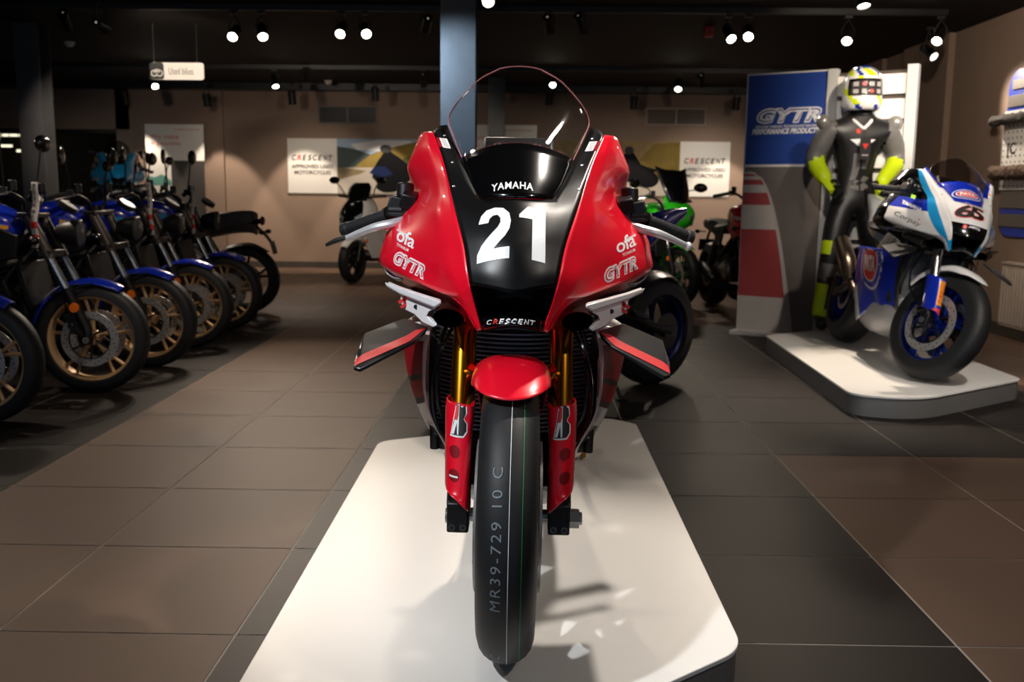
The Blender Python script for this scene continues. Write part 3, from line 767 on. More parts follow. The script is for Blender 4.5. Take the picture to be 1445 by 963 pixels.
SF = [  # lower side fairing: front edge ... outer edge (then run straight back)
 [(610,455,.16),(585,455,.26),(566,466,.38)],[(602,490,.17),(586,490,.26),(570,492,.37)],[(600,520,.17),(588,520,.26),(575,522,.36)],
 [(600,550,.17),(592,552,.26),(583,553,.36)],[(607,585,.19),(602,586,.26),(596,586,.36)],[(627,624,.22),(621,622,.29),(613,617,.38)],[(646,660,.26),(640,655,.32),(632,646,.41)]]
def side_mb(mfun=None):
    rows = []
    for i, r in enumerate(SF):
        p = hs(*r); o = p[2]; b = [V((o.x*1.03, .50, o.z)), V((o.x*1.0, .66, o.z-.01*i)), V((o.x*.93, .80, o.z-.02*i))]
        rows.append(p+b)
    m = MB(); m.loft(rows, 4, 4, mfun=mfun); return m

def superbike(root, st, steer=0.0):
    """st: colours and options of one sport motorcycle"""
    g = st.get; S = steer_matrix(steer, V((0, -.10, 0)))
    def fx(mb): return mb.xf(S) if steer else mb
    # ---------------- front wheel, fork, mudguard
    def front_wheel():
        w = wheel(root, 'front_wheel', 0, .305, .305, .122, g('rim', M_blk), .215, 5, 2, .162, dx=.066, prof=.55)
        if steer:
            for o in [w]+kids(w): o.data.transform(S)
        return w
    fwheel = front_wheel()
    ay = lambda z: .445*(z-.30)-.035
    for s in (-1, 1):
        x = s*.107
        t = MB().cyl((x, ay(.36), .36), (x, ay(.98), .98), .0265, 24); t.cyl((x, ay(.952), .952), (x, ay(1.0), 1.0), .029, 20)
        fk = fx(t).build('fork_tube', g('fork', M_gold), root)
        b = MB(); b.tube([(x, ay(.42)-.0, .42), (x, -.004, .33), (x, 0, .295)], [.024, .026, .024], 12); b.box((x, -.005, .306), (.046, .06, .066)); fx(b).build('axle_clamp', M_blk, fk, bevel=.004)
        q = MB()
        for k in (-1, 1): q.cyl((x+k*.0115, -.034, .287), (x+k*.0115, -.041, .287), .0075, 10); q.m = 1; q.cyl((x+k*.0115, -.0412, .287), (x+k*.0115, -.0416, .287), .0038, 6); q.m = 0
        fx(q).build('clamp_bolt', [M_chr, M_blk], fk)
        n = MB(); n.cyl((x-s*.045, 0, .305), (x+s*.02, 0, .305), .0135, 12)
        if s > 0: n.cyl((x+.02, 0, .30), (x+.044, 0, .30), .021, 6); n.cyl((x+.044, 0, .30), (x+.05, 0, .30), .014, 14)
        else: n.cyl((x-.02, 0, .30), (x-.028, 0, .30), .016, 14)
        fx(n).build('axle_nut', M_sil, fk)
        # guard in front of the fork leg, one sheet curling round the leg
        c0 = MB(); rows = []
        for z, f_, bk, inn in ((.545, .030, .034, .026), (.525, .034, .036, .027), (.48, .036, .035, .024), (.42, .036, .033, .022), (.37, .034, .031, .022), (.335, .018, .028, .022)):
            yb = ay(z)*.75
            rows.append([V((x+s*bk*.72, yb+.05, z)), V((x+s*bk*.95, yb+.01, z)), V((x+s*bk*.62, yb-.035, z)), V((x+s*.0, yb-.05, z)), V((x-s*inn*.9, yb-.047, z-.006)), V((x-s*inn, yb-.02, z-.012)), V((x-s*inn, yb+.03, z))])
        rows[-1] = [q+V((0, 0, .036*(.5+.5*max(-1, min(1, s*(q.x-x)/.025))))) for q in rows[-1]]
        c0.loft(rows, 4, 4)
        if g('guard'):
            cg = fx(c0).build('fork_guard', g('guard'), fk, solid=.003)
            d = Deco(); bv = bvh_of(c0)
            if g('hero'):
                cc_ = S @ V((x+s*.001, 0, .513))
                B1 = [(-.5, -.5), (-.18, .5), (.2, .5), (.42, .38), (.46, .18), (.3, .02), (.5, -.12), (.5, -.36), (.3, -.5)]
                wrap(d.mb(M_decal), shape_uv([(p*1.0, q) for p, q in B1]), bv, cc_, (1, 0, 0), (0, -.2, 1), .034, .066, .0024)
                wrap(d.mb(M_ink), shape_uv([(p*.86, q*.9) for p, q in B1]), bv, cc_, (1, 0, 0), (0, -.2, 1), .034, .066, .0030)
                wrap(d.mb(M_decal), shape_uv([(-.42, -.44), (-.1, .44), (.02, .44), (.0, -.44), (-.08, -.44), (-.12, -.1), (-.28, -.44)]), bv, cc_, (1, 0, 0), (0, -.2, 1), .033, .064, .0036)
                wrap(d.mb(M_redink), shape_uv([(-.30, -.02), (-.14, .42), (-.02, .42), (-.03, .12), (-.10, -.02)]), bv, cc_, (1, 0, 0), (0, -.2, 1), .033, .064, .0042)
                for zz in (.452, .408):
                    wrap(d.mb(M_dred), shape_uv(circle(18)), bv, S @ V((x+s*.008, 0, zz)), (1, 0, 0), (0, -.2, 1), .022, .024, .002)
                    wrap(d.mb(M_decal), shape_uv([(-.5, -.5), (.5, -.5), (.5, .5), (-.5, .5)]), bv, S @ V((x+s*.008, 0, zz-.002)), (1, 0, 0), (0, -.2, 1), .017, .0035, .0026) if zz < .43 and s < 0 else None
            else:
                wrap(d.mb(mat('yellow_decal', (232, 150, 24), rough=.4, noise=.02)), shape_uv([(-.5, -.5), (.5, -.5), (.5, .5), (-.5, .5)]), bv, S @ V((x, 0, .47)), S.to_3x3() @ V((1, 0, 0)), S.to_3x3() @ V((0, -.2, 1)), .03, .12, .0024)
                wrap(d.mb(M_redink), text_mesh('PIRELLI', .03), bv, S @ V((x, 0, .47)), S.to_3x3() @ V((0, -.2, 1)), S.to_3x3() @ V((-1, 0, 0)), .10, .02, .0032)
                wrap(d.mb(M_redink), shape_uv(circle(18)), bv, S @ V((x, 0, .375)), S.to_3x3() @ V((1, 0, 0)), S.to_3x3() @ V((0, -.2, 1)), .045, .035, .0024)
            for mm, mb in d.d.items():
                if mb.v: mb.build('decal', mm, cg, smooth=0, weld=False)
        # radial caliper behind the leg
        k = MB(); k.box((s*.088, .085, .40), (.042, .055, .12), (R(-28), 0, 0)); k.cyl((s*.112, .08, .425), (s*.104, .08, .425), .017, 14); k.cyl((s*.112, .088, .38), (s*.104, .088, .38), .017, 14)
        k.box((s*.098, .05, .40), (.02, .05, .04), (R(-28), 0, 0))
        fx(k).build('brake_caliper', g('caliper', M_blk), fk, bevel=.005)
    ax_ = fx(MB().cyl((-.10, 0, .30), (.10, 0, .30), .012, 12)).build('front_axle', M_sil, fwheel)
    mg = MB(); rows = []
    for k, (deg, rad, hw, drop, sw_) in enumerate(((-29, .324, .074, .022, 16), (-22, .329, .080, .034, 12), (-10, .336, .082, .042, 6), (6, .342, .082, .05, 2), (25, .344, .080, .055, 0), (42, .344, .077, .055, 0), (58, .34, .07, .05, 0))):
        row = []
        for j in range(-5, 6):
            t = j/5; rr_ = rad-drop*(abs(t)**2.4); dg = R(deg+sw_*t*t)
            row.append(V((hw*math.sin(t*PI/2), rr_*math.sin(dg), .305+rr_*math.cos(dg))))
        rows.append(row)
    mg.loft(rows, 2, 5)
    mf = fx(mg).build('front_mudguard', g('mud', M_red), root, solid=.003)
    if g('hero'):
        for s in (-1, 1): MB().tube([(s*.077, .0, .60), (s*.088, .04, .605), (s*.10, .075, .60)], .006, 8, 4).build('mudguard_stay', M_gold, mf)
        # tread marks
        tm = MB(); Rr = .3059
        def on_tread(u_, a): # u_: lateral metres, a: angle from forward horizontal, up positive
            q = min(1, abs(u_)/.061); i_ = math.sqrt(max(0, 1-q*q)); rad = .211+(.305-.211)*(i_**.55)+.0009
            return V((u_, -rad*math.cos(a), .305+rad*math.sin(a)))
        for u_, mm, nm in ((.0045, M_decal, 'white_tread_line'), (.029, mat('green_tread_line', (24, 150, 70), rough=.5, noise=.03), 'green_tread_line')):
            q = MB(); n = 80
            q.grid([[on_tread(u_-.0006, R(-70+160*i/n)), on_tread(u_+.0006, R(-70+160*i/n))] for i in range(n+1)])
            q.build(nm, mm, kids(fwheel)[0], smooth=0, weld=False)
        q = MB()
        for tx, a0, ln in (('MR39-729 10 C', 9, .275), ('10 C', -52, .065)):
            vs, fs = text_mesh(tx, -.002, 0, 1.25, 1)
            q.add([on_tread(-.0185-p.y*.019, R(a0)+p.x*ln/.30) for p in vs], fs)
        q.build('tread_marking', mat('faded_tyre_ink', (116, 128, 136), rough=.7, noise=.5, scale=220), kids(fwheel)[0], smooth=0, weld=False)
    # ---------------- bodywork
    paint = g('cheek')
    for s in (-1, 1):
        m = cheek_mb(g('cheek_fn'))
        if s > 0: m = m.flipx()
        bv = bvh_of(m)
        ck = m.build('side_cowl', paint, root, solid=.003, smooth=45)
        d = Deco(); n_ = V((s*.55, -.8, .12))
        def lay(mm, vf, px, py, y, wid, hgt, rot=0.0, lift=.0022, u=None):
            c = h(px, py, y); c.x *= 1 if s < 0 else -1
            u0 = u or V((1, 0, 0)); n0 = V((s*.10, -1, 0.0)).normalized()
            u1 = (u0-n0*u0.dot(n0)).normalized(); w1 = n0.cross(u1) if n0.cross(u1).z > 0 else -n0.cross(u1)
            a = -s*rot; uu = u1*math.cos(a)+w1*math.sin(a); ww = w1*math.cos(a)-u1*math.sin(a)
            wrap(d.mb(mm), vf, bv, c+n0*.0, uu, ww, wid, hgt, lift, .25)
        if g('hero'):
            r0 = R(-14)
            lay(M_decal, text_mesh('ofa', .018, 0, .95, 1), 575, 336, .24, .064, .031, r0)
            lay(M_decal, text_mesh('TITANIUM', .02, 0, 1.1), 571, 349, .25, .042, .007, r0)
            for q in range(9): lay(M_decal, shape_uv([(-.5, -.5), (.5, -.5), (.5, .5), (-.5, .5)]), 557.5+q*2.7, 325.5+q*.7, .27, .0031, .0042, r0)
            gt = text_mesh('GYTR', .07, .25, 1.0, 1)
            lay(M_decal, gt, 582, 372, .22, .104, .034, r0)
            lay(M_red, text_mesh('GYTR', .028, .25, 1.16, 1), 582, 372, .22, .097, .026, r0, .003)
            lay(M_decal, text_mesh('GYTR', .014, .25, 1.22, 1), 582, 372, .22, .092, .021, r0, .0038)
        elif g('race'):
            lay(M_ink, text_mesh('Corpay', .0, 0), 578, 366, .22, .12, .034, R(-20))
            lay(M_decal, text_mesh('YAMAHA', .04, 0), 585, 318, .22, .085, .022, R(-24))
            lay(M_redink, shape_uv(circle(10)), 602, 362, .18, .008, .008)
            sl = shape_uv([(-.5, -.5), (.5, -.5), (.3, .5), (-.5, .4)])
            lay(mat('lime_decal', (150, 220, 20), rough=.4, noise=.05), sl, 597, 282, .30, .03, .022, R(-30))
        for mm, mb in d.d.items():
            if mb.v: mb.build('decal', mm, ck, smooth=0, weld=False)
    pm = plate_mb(g('plate_fn')); pbv = bvh_of(pm)
    pl = pm.build('front_cowl', g('plate', M_mblk), root, solid=.003, smooth=50)
    d = Deco(); n0 = V((0, -.75, .66)); w0 = V((0, .66, .75))
    if g('hero'):
        TWO = [(-.5,.19),(-.5,.22),(-.44,.36),(-.28,.47),(-.02,.5),(.25,.46),(.44,.34),(.5,.18),(.46,.03),(.34,-.1),(.1,-.25),(0,-.31),(.48,-.31),(.48,-.5),(-.5,-.5),(-.5,-.36),(-.38,-.22),(-.1,-.04),(.1,.08),(.18,.17),(.17,.26),(.08,.33),(-.06,.33),(-.16,.28),(-.2,.19)]
        ONE = [(-.5,.3),(-.18,.5),(.5,.5),(.5,-.5),(.0,-.5),(.0,.24),(-.5,.24)]
        for shp, px, w_ in ((TWO, 698, .0655), (ONE, 750.5, .0535)):
            wrap(d.mb(M_decal), shape_uv(shp), pbv, h(px, 331, -.02), V((1, 0, 0)), w0, w_, .131, .0025)
        for s in (-1, 1):   # sponsor patch beside the screen
            for mm, dx_, w_ in ((M_redink, -.011, .009), (M_decal, .002, .018)):
                c = h(626.5, 203, .26); c.x += dx_; c.x *= -s
                uu = V((1, 0, 0)); ww = V((s*.30, .66, .75)).normalized()
                wrap(d.mb(mm if dx_ > 0 else M_dred), shape_uv([(-.5, -.5), (.5, -.5), (.5, .5), (-.5, .5)]), pbv, c, uu, ww, w_, .042, .0025)
            c = h(626.5, 203, .26); c.x += .002; c.x *= -s
            for q in range(7):
                wrap(d.mb(M_ink), shape_uv([(-.5, -.5), (.5, -.5), (.5, .5), (-.5, .5)]), pbv, c+V((s*.30, .66, .75)).normalized()*(-.017+q*.0056), V((1, 0, .12*s)), V((s*.3, .66, .75)), .013, .0014, .0032)
    if g('race'):
        lz = lambda mm, vf, px, py, y, w_, h_, l=.0024, u=V((1, 0, 0)): wrap(d.mb(mm), vf, pbv, h(px, py, y), u, w0, w_, h_, l)
        for k, ch in enumerate('65'):
            px = 700 if k == 0 else 745
            lz(M_redink, text_mesh(ch, .05, .10, 1, 1), px, 309, -.01, .098, .098)
            lz(M_ink, text_mesh(ch, .03, .10, 1, 1), px, 309, -.01, .090, .088, .0034)
        lz(mat('magenta_decal', (220, 50, 90), rough=.4, noise=.03), shape_uv(circle(6)), 698, 374, -.06, .022, .028)
        lz(mat('amber_decal', (240, 150, 30), rough=.4, noise=.03), shape_uv([(-.5, -.5), (.5, -.2), (.1, .5)]), 698, 374, -.06, .013, .014, .0034)
        lz(M_decal, text_mesh('AMPITO', .03, 0), 733, 374, -.06, .062, .013)
        for s in (-1, 1):
            c = h(630, 228, .19); c.x *= -s; ww = V((s*.42, .66, .75)).normalized()
            for k_, (mm, q0, q1, ln) in enumerate(((M_dred, -.016, .008, .05), (M_decal, -.006, .012, .04))):
                wrap(d.mb(mm), shape_uv([(-.5, -.5), (.5, -.5), (.5, .5), (-.5, .5)]), pbv, c+V((0, .05, .055))+V((-s*q0, 0, 0)), V((1, 0, 0)), ww, q1, ln)
            wrap(d.mb(M_blue), shape_uv([(-.5, -.5), (.5, -.5), (.5, .5), (-.5, .5)]), pbv, c, V((1, 0, 0)), ww, .022, .055)
            wrap(d.mb(mat('amber_decal', (240, 150, 30))), shape_uv([(-.5, -.5), (.5, -.5), (.5, .5), (-.5, .5)]), pbv, c+V((0, .012, .014)), V((1, 0, 0)), ww, .014, .016, .0034)
            wrap(d.mb(M_ink), shape_uv([(-.5, -.4), (.5, -.5), (.4, .5), (-.1, .45)]), pbv, V((-s*abs(h(652, 300, .05).x), 0, h(652, 300, .05).z)), V((1, 0, .25*s)), V((0, .66, .75)), .036, .022)
    for mm, mb in d.d.items():
        if mb.v: mb.build('decal', mm, pl, smooth=0, weld=False)
    bt = MB()
    for s in (-1, 1):
        for px, py, y in ((627, 188, .285), (638.5, 228, .19), (640, 263, .11)):
            c = h(px, py, y); c.x = s*abs(c.x); hh, nn, _, _ = pbv.ray_cast(c+V((0, -.2, .2)), V((0, .7, -.7)), .6)
            if hh: bt.ball(hh, .0042, 8, 5)
    bt.build('cowl_bolt', M_chr, pl)
    # windscreen: clear upper part, painted foot
    rows = screen_rows(0, 8); nb = 8
    if g('sscale'):
        for r_ in rows[nb+1:]:
            for k, p in enumerate(r_): b0 = rows[nb][k]; r_[k] = V((p.x, b0.y+(p.y-b0.y)*.85, b0.z+(p.z-b0.z)*g('sscale')))
    sc = MB().grid(rows[nb:]); so = sc.build('windscreen', g('screen', M_clear), root, smooth=80, solid=.003)
    ft = MB().grid(rows[:nb+1]); fo = ft.build('windscreen_base', g('screenbase', M_gblk), so, smooth=80, solid=.004)
    if g('hero'):
        q = MB(); wrap(q, text_mesh('YAMAHA', .02, 0, 1.12, 1), bvh_of(ft), h(723, 264, .06), V((1, 0, 0)), w0, .086, .0215, .003); q.build('lettering', M_decal, fo, smooth=0, weld=False)
    if g('race'):
        d = Deco(); bf = bvh_of(ft); cp = h(722, 250, .09)
        for mm, vf, w_, h_, l in ((M_decal, shape_uv(circle(28)), .150, .078, .003), (M_blue, shape_uv(circle(28)), .140, .070, .0036), (M_decal, shape_uv(circle(28)), .118, .053, .0042), (M_redink, shape_uv(circle(28)), .108, .046, .0048), (M_decal, text_mesh('PATA', .05), .078, .024, .0056)):
            wrap(d.mb(mm), vf, bf, cp, V((1, 0, 0)), w0, w_, h_, l)
        for mm, mb in d.d.items(): mb.build('decal', mm, fo, smooth=0, weld=False)
    rim_ = [r[0] for r in rows[nb:]]+rows[-1][1:-1]+[r[-1] for r in rows[nb:]][::-1]
    MB().tube(rim_, .0015, 6).build('screen_edge', g('edge', M_pinkedge), so)
    # nose intake: dark recess, lip with the dealer name
    it = MB()
    mo = [h(663,402,-.052), h(692,407,-.074), h(722,413,-.084), mx(h(692,407,-.074)), mx(h(663,402,-.052)), mx(h(672,434,-.045)), mx(h(681,462,-.036)), h(722,456,-.06), h(681,462,-.036), h(672,434,-.045)]
    mo[2].x = 0; mo[7].x = 0
    cen = sum(mo, V())/10
    bk = [cen+(p-cen)*.6+V((0, .16, .02)) for p in mo]
    it.grid([mo+[mo[0]], bk+[bk[0]], [cen+V((0, .16, .02))]*11])
    io = it.build('air_intake', M_blk, root, smooth=30)
    lp = MB(); rows = []
    for (a, b_, c) in (((679, 447, .0), (700, 447, -.02), (722, 448, -.03)), ((681, 449, -.042), (700, 449, -.062), (722, 449, -.074)), ((682, 458, -.046), (700, 457, -.068), (722, 456, -.08)), ((682, 466, -.038), (700, 462, -.06), (722, 460, -.072)), ((684, 468, .05), (700, 466, .04), (722, 464, .03))):
        A, B, C = h(*a), h(*b_), h(*c); C.x = 0; rows.append([A, B, C, mx(B), mx(A)])
    lp.loft(rows, 4, 3); lo = lp.build('intake_lip', M_gblk, io, solid=.002)
    if g('hero'):
        a_, b_ = MB(), MB(); bl = bvh_of(lp); cw = .098/8
        for i, ch in enumerate('CRESCENT'):
            wrap(b_ if i == 1 else a_, text_mesh(ch, .02, .2), bl, h(721, 454, -.08)+V((-.049+cw*(i+.5), 0, 0)), V((1, 0, 0)), V((0, .25, 1)), cw*.86, .0095, .0018)
        q_ = a_.build('lettering', M_decal, lo, smooth=0, weld=False); b_.build('red_letter', M_redink, q_, smooth=0, weld=False)
    # inner black cowl, ducts
    ic = MB(); rows = []
    for py, hw, y in ((392, 150, .36), (410, 140, .26), (430, 120, .20), (448, 112, .19), (464, 104, .20)):
        A = h(722-hw, py, y+.12); B = h(722-hw*.6, py+2, y); C = h(722, py+3, y-.03); C.x = 0
        rows.append([A, B, C, mx(B), mx(A)])
    ic.loft(rows, 3, 3); ic.build('inner_cowl', M_blk, root, solid=.003)
    for s in (-1, 1):
        du = MB(); rows = []
        for cx, cy, y, rx, rz in ((634, 449, .03, .036, .0215), (632, 449, .035, .032, .018), (630, 448, .12, .026, .014)):
            c = h(cx, cy, y); c.x *= -s
            rows.append([c+V((rx*math.cos(2*PI*k/16), .02*math.cos(2*PI*k/16)*(-s)*-1, rz*math.sin(2*PI*k/16))) for k in range(16)])
        c = h(634, 449, .05); c.x *= -s
        outer = [c+V((.040*math.cos(2*PI*k/16), .10, .026*math.sin(2*PI*k/16))) for k in range(16)]
        du.loft([outer]+rows, 2, 2, closed=True); du.f.append(list(range(len(du.v)-32, len(du.v)))); du.mi.append(0)
        du.build('intake_duct', M_gblk, root)
        # upper strake: white blade with its mount
        P2 = [(546,401),(565,409),(594,419),(620,427),(623,431),(614,436),(605,441),(602,447),(609,454),(617,460),(611,463),(596,456),(585,445),(571,438),(566,429),(565,417),(548,406)]
        yy = lambda px: .02+(622-px)/76*.20
        wm = MB(); pts = [h(px, py, yy(px)) for px, py in P2]
        if s > 0: pts = [mx(p) for p in pts]
        wm.prism(pts, V((s*.0, .022, .006)))
        bl_ = [h(px, py, yy(px)-.004) for px, py in ((545, 400), (565, 408), (594, 418), (621, 427), (623, 431), (614, 436), (594, 428), (566, 417), (548, 407))]
        wm.prism(bl_ if s < 0 else [mx(p) for p in bl_], V((0, -.026, .006))); wo = wm.build('winglet_mount', g('mount', M_wpaint), root, bevel=.003)
        if g('hero'):
            q = MB(); c = h(571, 425, yy(571)-.003)
            if s > 0: c = mx(c)
            tt = ((-.004, .007, .02, .012), (.006, 0, .02, .01), (-.006, -.006, .018, .009), (.004, -.012, .012, .008))
            for dx_, dz_, w_, h_ in tt: q.box(c+V((dx_*s, -.002*1, dz_)), (w_*.8, .004, h_*.8), (0, R(25*s), 0))
            q.build('red_badge', M_redink, wo)
            q = MB(); c = h(587, 433, yy(587)-.001); c.x *= -s; q.cyl(c, c+V((0, -.004, 0)), .005, 10); q.build('mount_bolt', M_blk, wo)
        # blade wing
        W0 = [(515,470,.20),(571,449,.20),(603,461,.10),(600,467,.075),(585,481,.045),(508,521,.01),(499,518,.015),(502,500,.07)]
        top = hs(*W0); top = top if s < 0 else [mx(p) for p in top]
        wg = MB(); wg.prism(top, V((0, .002, -.008))); wgo = wg.build('winglet', g('wing', M_carb), root, bevel=.0015)
        if g('hero'):
            st_ = hs((587,461.5,.101),(600,464.5,.090),(579,486,.048),(511,516,.022),(500,518,.016),(503,505,.055),(514,500.5,.068),(575,476,.089))
            x0 = min(p.x for p in st_); x1 = max(p.x for p in st_); y0 = min(p.y for p in st_); y1 = max(p.y for p in st_); cxm, cym = (x0+x1)/2, (y0+y1)/2
            sg_ = 1 if s < 0 else -1
            q = MB(); wrap(q, shape_uv([(sg_*(p.x-cxm)/(x1-x0), (p.y-cym)/(y1-y0)) for p in st_]), bvh_of(wg), V((sg_*cxm, cym, .78)), V((1, 0, 0)), V((0, 1, 0)), x1-x0, y1-y0, .0012, .3)
            q.build('red_stripe', mat('red_stripe_paint', (196, 16, 28), rough=.4, noise=.02), wgo, smooth=0, weld=False)
        # lower side fairing
        m = side_mb(g('side_fn'))
        if s > 0: m = m.flipx()
        sbv = bvh_of(m); sf = m.build('side_fairing', g('side'), root, solid=.003, smooth=45)
        if g('race'):
            d = Deco(); c = V((s*.26, .50, .555)); u = V((0, -s*-1, 0))
            u = V((0, s, 0)); w_ = V((0, 0, 1))
            def ls(mm, vf, dy, dz, wid, hgt, lift): wrap(d.mb(mm), vf, sbv, c+V((0, dy, dz)), u, w_, wid, hgt, lift, .25)
            ls(M_decal, shape_uv(circle(36)), 0, 0, .34, .30, .002); ls(M_blue, shape_uv(circle(36)), 0, 0, .31, .27, .0028); ls(M_decal, shape_uv(circle(36)), 0, 0, .25, .21, .0036)
            ls(M_redink, shape_uv(circle(36)), 0, 0, .225, .19, .0044); ls(M_decal, text_mesh('PATA', .06, 0, 1, 1), 0, 0, .18, .09, .0054)
            for mm, mb in d.d.items():
                if mb.v: mb.build('decal', mm, sf, smooth=0, weld=False)
        # grey side vent under the cheek
        q = MB(); r1 = hs((541,372,.335),(545,384,.35),(556,392,.33),(574,393,.26)); r2 = hs((545,372,.46),(549,386,.46),(560,396,.44),(580,399,.36))
        q.loft([r1, r2], 4, 3); q = q if s < 0 else q.flipx(); q.build('side_vent', g('vent', mat('silver_grey_paint', (150, 152, 156), rough=.35, coat=.3, noise=.04)), root, solid=.003)
    # ---------------- radiator
    rd = MB()
    for k in range(30):
        z = .40+k*.0105; pts = [V((x_, .285-.06*(1-(x_/.19)**2)*-1*-1, z+.010*(x_/.19)**2)) for x_ in [-.185+.37*i/12 for i in range(13)]]
        for i in range(12): rd.bar(pts[i], pts[i+1], .012, .0042)
    ra = rd.build('radiator', M_fin, root, weld=False, smooth=0)
    q = MB(); q.grid([[V((x_, .300-.06*(1-(x_/.19)**2), z)) for x_ in [-.19+.38*i/12 for i in range(13)]] for z in (.37, .73)]); q.build('radiator_core', mat('radiator_core', (12, 12, 13), rough=.6, noise=.1), ra, solid=.01)
    q = MB()
    for s in (-1, 1): q.tube([(s*.186, .29, .37), (s*.19, .28, .55), (s*.186, .29, .73)], .012, 8, 4)
    q.build('radiator_frame', M_blk, ra)
    for s in (-1, 1):
        MB().tube([(s*.10, .18, .74), (s*.15, .10, .66), (s*.175, .10, .57), (s*.165, .09, .48), (s*.12, .085, .42)], .0045, 7, 5).build('brake_hose', M_gblk, root)
        MB().tube([(s*.12, .2, .74), (s*.165, .17, .65), (s*.17, .2, .5), (s*.14, .26, .42)], .006, 7, 5).build('cooling_hose', M_blk, root)
    # ---------------- handlebars
    for s in (-1, 1):
        def B(px, py, y):
            p = h(px, py, y)
            return p if s < 0 else mx(p)
        e0, e1 = B(484, 326, .46), B(566, 297, .375)
        cm = MB().cyl(e0, e1.lerp(e0, -.75), .0115, 14); cm.cyl(V((s*.107, ay(.95), .95))+V((0, 0, -.018)), V((s*.107, ay(.95), .95))+V((0, 0, .02)), .036, 18)
        hb = fx(cm).build('clip_on_bar', M_blk, root)
        gr = MB(); dd = e1-e0; Lg = [e0+dd*t for t in (0, .02, .10, .12, .74, .76, .80)]
        gr.tube(Lg, [.015, .0195, .0195, .0165, .0165, .021, .021], 16)
        for k in range(12): gr.tube([e0+dd*(.16+k*.046), e0+dd*(.172+k*.046)], .0173, 14)
        fx(gr).build('grip', M_rub, hb)
        sw = MB(); c = e0+dd*1.0; sw.box(c+V((s*-.0, -.005, .006)), (.06, .052, .05), (0, R(-14*s), 0)); sw.box(c+V((-s*.022, -.02, .026)), (.036, .05, .036), (R(15), R(-14*s), 0)); sw.cyl(c+V((-s*.01, .0, .03)), c+V((-s*.01, .005, .065)), .021, 16); sw.cyl(c+V((s*.03, -.02, 0)), c+V((-s*.01, -.02, 0)), .014, 12)
        fx(sw).build('switchgear', M_blk, hb, bevel=.004)
        lv = MB()
        l = [B(572, 311, .345), B(552, 316, .335), B(525, 322, .34), B(487, 337, .375)]
        lv.tube(l, [.011, .0115, .010, .007], 10, 6)
        if s > 0 or not g('hero'): lv.ball(l[-1], .011, 12, 8)
        fx(lv).build('lever', mat('polished_lever', (214, 214, 216), rough=.32, metal=.45, noise=.03, scale=15) if g('hero') else M_blk, hb)
        if g('hero') and s < 0:
            q = MB(); a_, b_ = l[-1]+V((.004, 0, .003)), h(461, 346, .385)
            q.tube([a_, a_.lerp(b_, .5)+V((0, 0, .002)), b_], [.011, .012, .008], 12, 3, flat=.6); q.build('lever_tip', M_blk, hb)
        if g('mirrors'):
            q = MB(); q.tube([B(600, 230, .3), B(560, 190, .32)], .006, 8); q.ball(B(545, 182, .32), .05, 14, 8, (1.2, .35, .6)); q.build('mirror', M_blk, root)
    fx(MB().box((0, ay(.99)+.01, .99), (.27, .075, .03)).box((0, ay(.86)+.02, .86), (.27, .06, .05))).build('triple_clamp', M_sil if g('hero') else M_blk, root, bevel=.008)
    ds = MB(); ds.box((0, .36, 1.085), (.17, .022, .095), (R(-52), 0, 0)); dsh = ds.build('dashboard', M_blk, root, bevel=.008)
    MB().box((0, .372, 1.0935), (.14, .002, .075), (R(-52), 0, 0)).build('display', mat('dash_screen', (26, 34, 40), rough=.1, coat=.6, noise=.1), dsh)
    # ---------------- frame, tank, seat, tail, engine, rear
    for s in (-1, 1):
        q = MB(); q.loft([[V((s*.06, .27, .93)), V((s*.085, .27, .90)), V((s*.085, .27, .82)), V((s*.06, .27, .80))], [V((s*.13, .45, .84)), V((s*.155, .45, .81)), V((s*.155, .47, .70)), V((s*.13, .47, .68))],
            [V((s*.145, .68, .76)), V((s*.17, .68, .73)), V((s*.17, .68, .60)), V((s*.145, .68, .58))], [V((s*.12, .88, .60)), V((s*.145, .90, .57)), V((s*.145, .86, .42)), V((s*.12, .84, .40))]], 2, 4, closed=True, cap=True)
        q.build('frame_spar', g('frame', M_eng), root)
    tk = MB(); T = g('tank', M_red); rows = []
    for y, zt, wt_, zb in ((.40, .93, .05, .86), (.46, 1.035, .11, .82), (.56, 1.075, .155, .79), (.68, 1.06, .165, .77), (.80, .98, .13, .76), (.90, .88, .085, .76), (.94, .83, .06, .77)):
        rows.append([V((-wt_, y, (zt+zb)/2)), V((-wt_*.86, y, zt-.03)), V((0, y, zt)), V((wt_*.86, y, zt-.03)), V((wt_, y, (zt+zb)/2)), V((wt_*.8, y, zb)), V((0, y, zb)), V((-wt_*.8, y, zb))])
    tk.loft(rows, 3, 4, closed=True, cap=True); to = tk.build('tank', T, root)
    MB().lathe([(.0005, .012), (.03, .012), (.038, .004), (.038, -.01)], (0, .55, 1.07), (0, .0, 1), 24).build('filler_cap', M_sil, to)
    se = MB(); rows = []
    for y, z, w_ in ((.88, .83, .10), (.96, .815, .13), (1.10, .825, .135), (1.20, .86, .11), (1.26, .90, .09)):
        rows.append([V((-w_, y, z-.05)), V((-w_*.9, y, z-.01)), V((0, y, z)), V((w_*.9, y, z-.01)), V((w_, y, z-.05)), V((0, y, z-.07))])
    se.loft(rows, 3, 4, closed=True, cap=True); se.build('seat', M_seat, root)
    tl = MB(); rows = []
    for y, zt, zb, w_ in ((1.00, .80, .70, .12), (1.15, .84, .73, .13), (1.26, .93, .79, .11), (1.40, .99, .86, .085), (1.55, 1.02, .93, .055), (1.66, 1.03, .99, .03)):
        rows.append([V((-w_, y, (zt+zb)/2)), V((-w_*.7, y, zt)), V((w_*.7, y, zt)), V((w_, y, (zt+zb)/2)), V((w_*.6, y, zb)), V((-w_*.6, y, zb))])
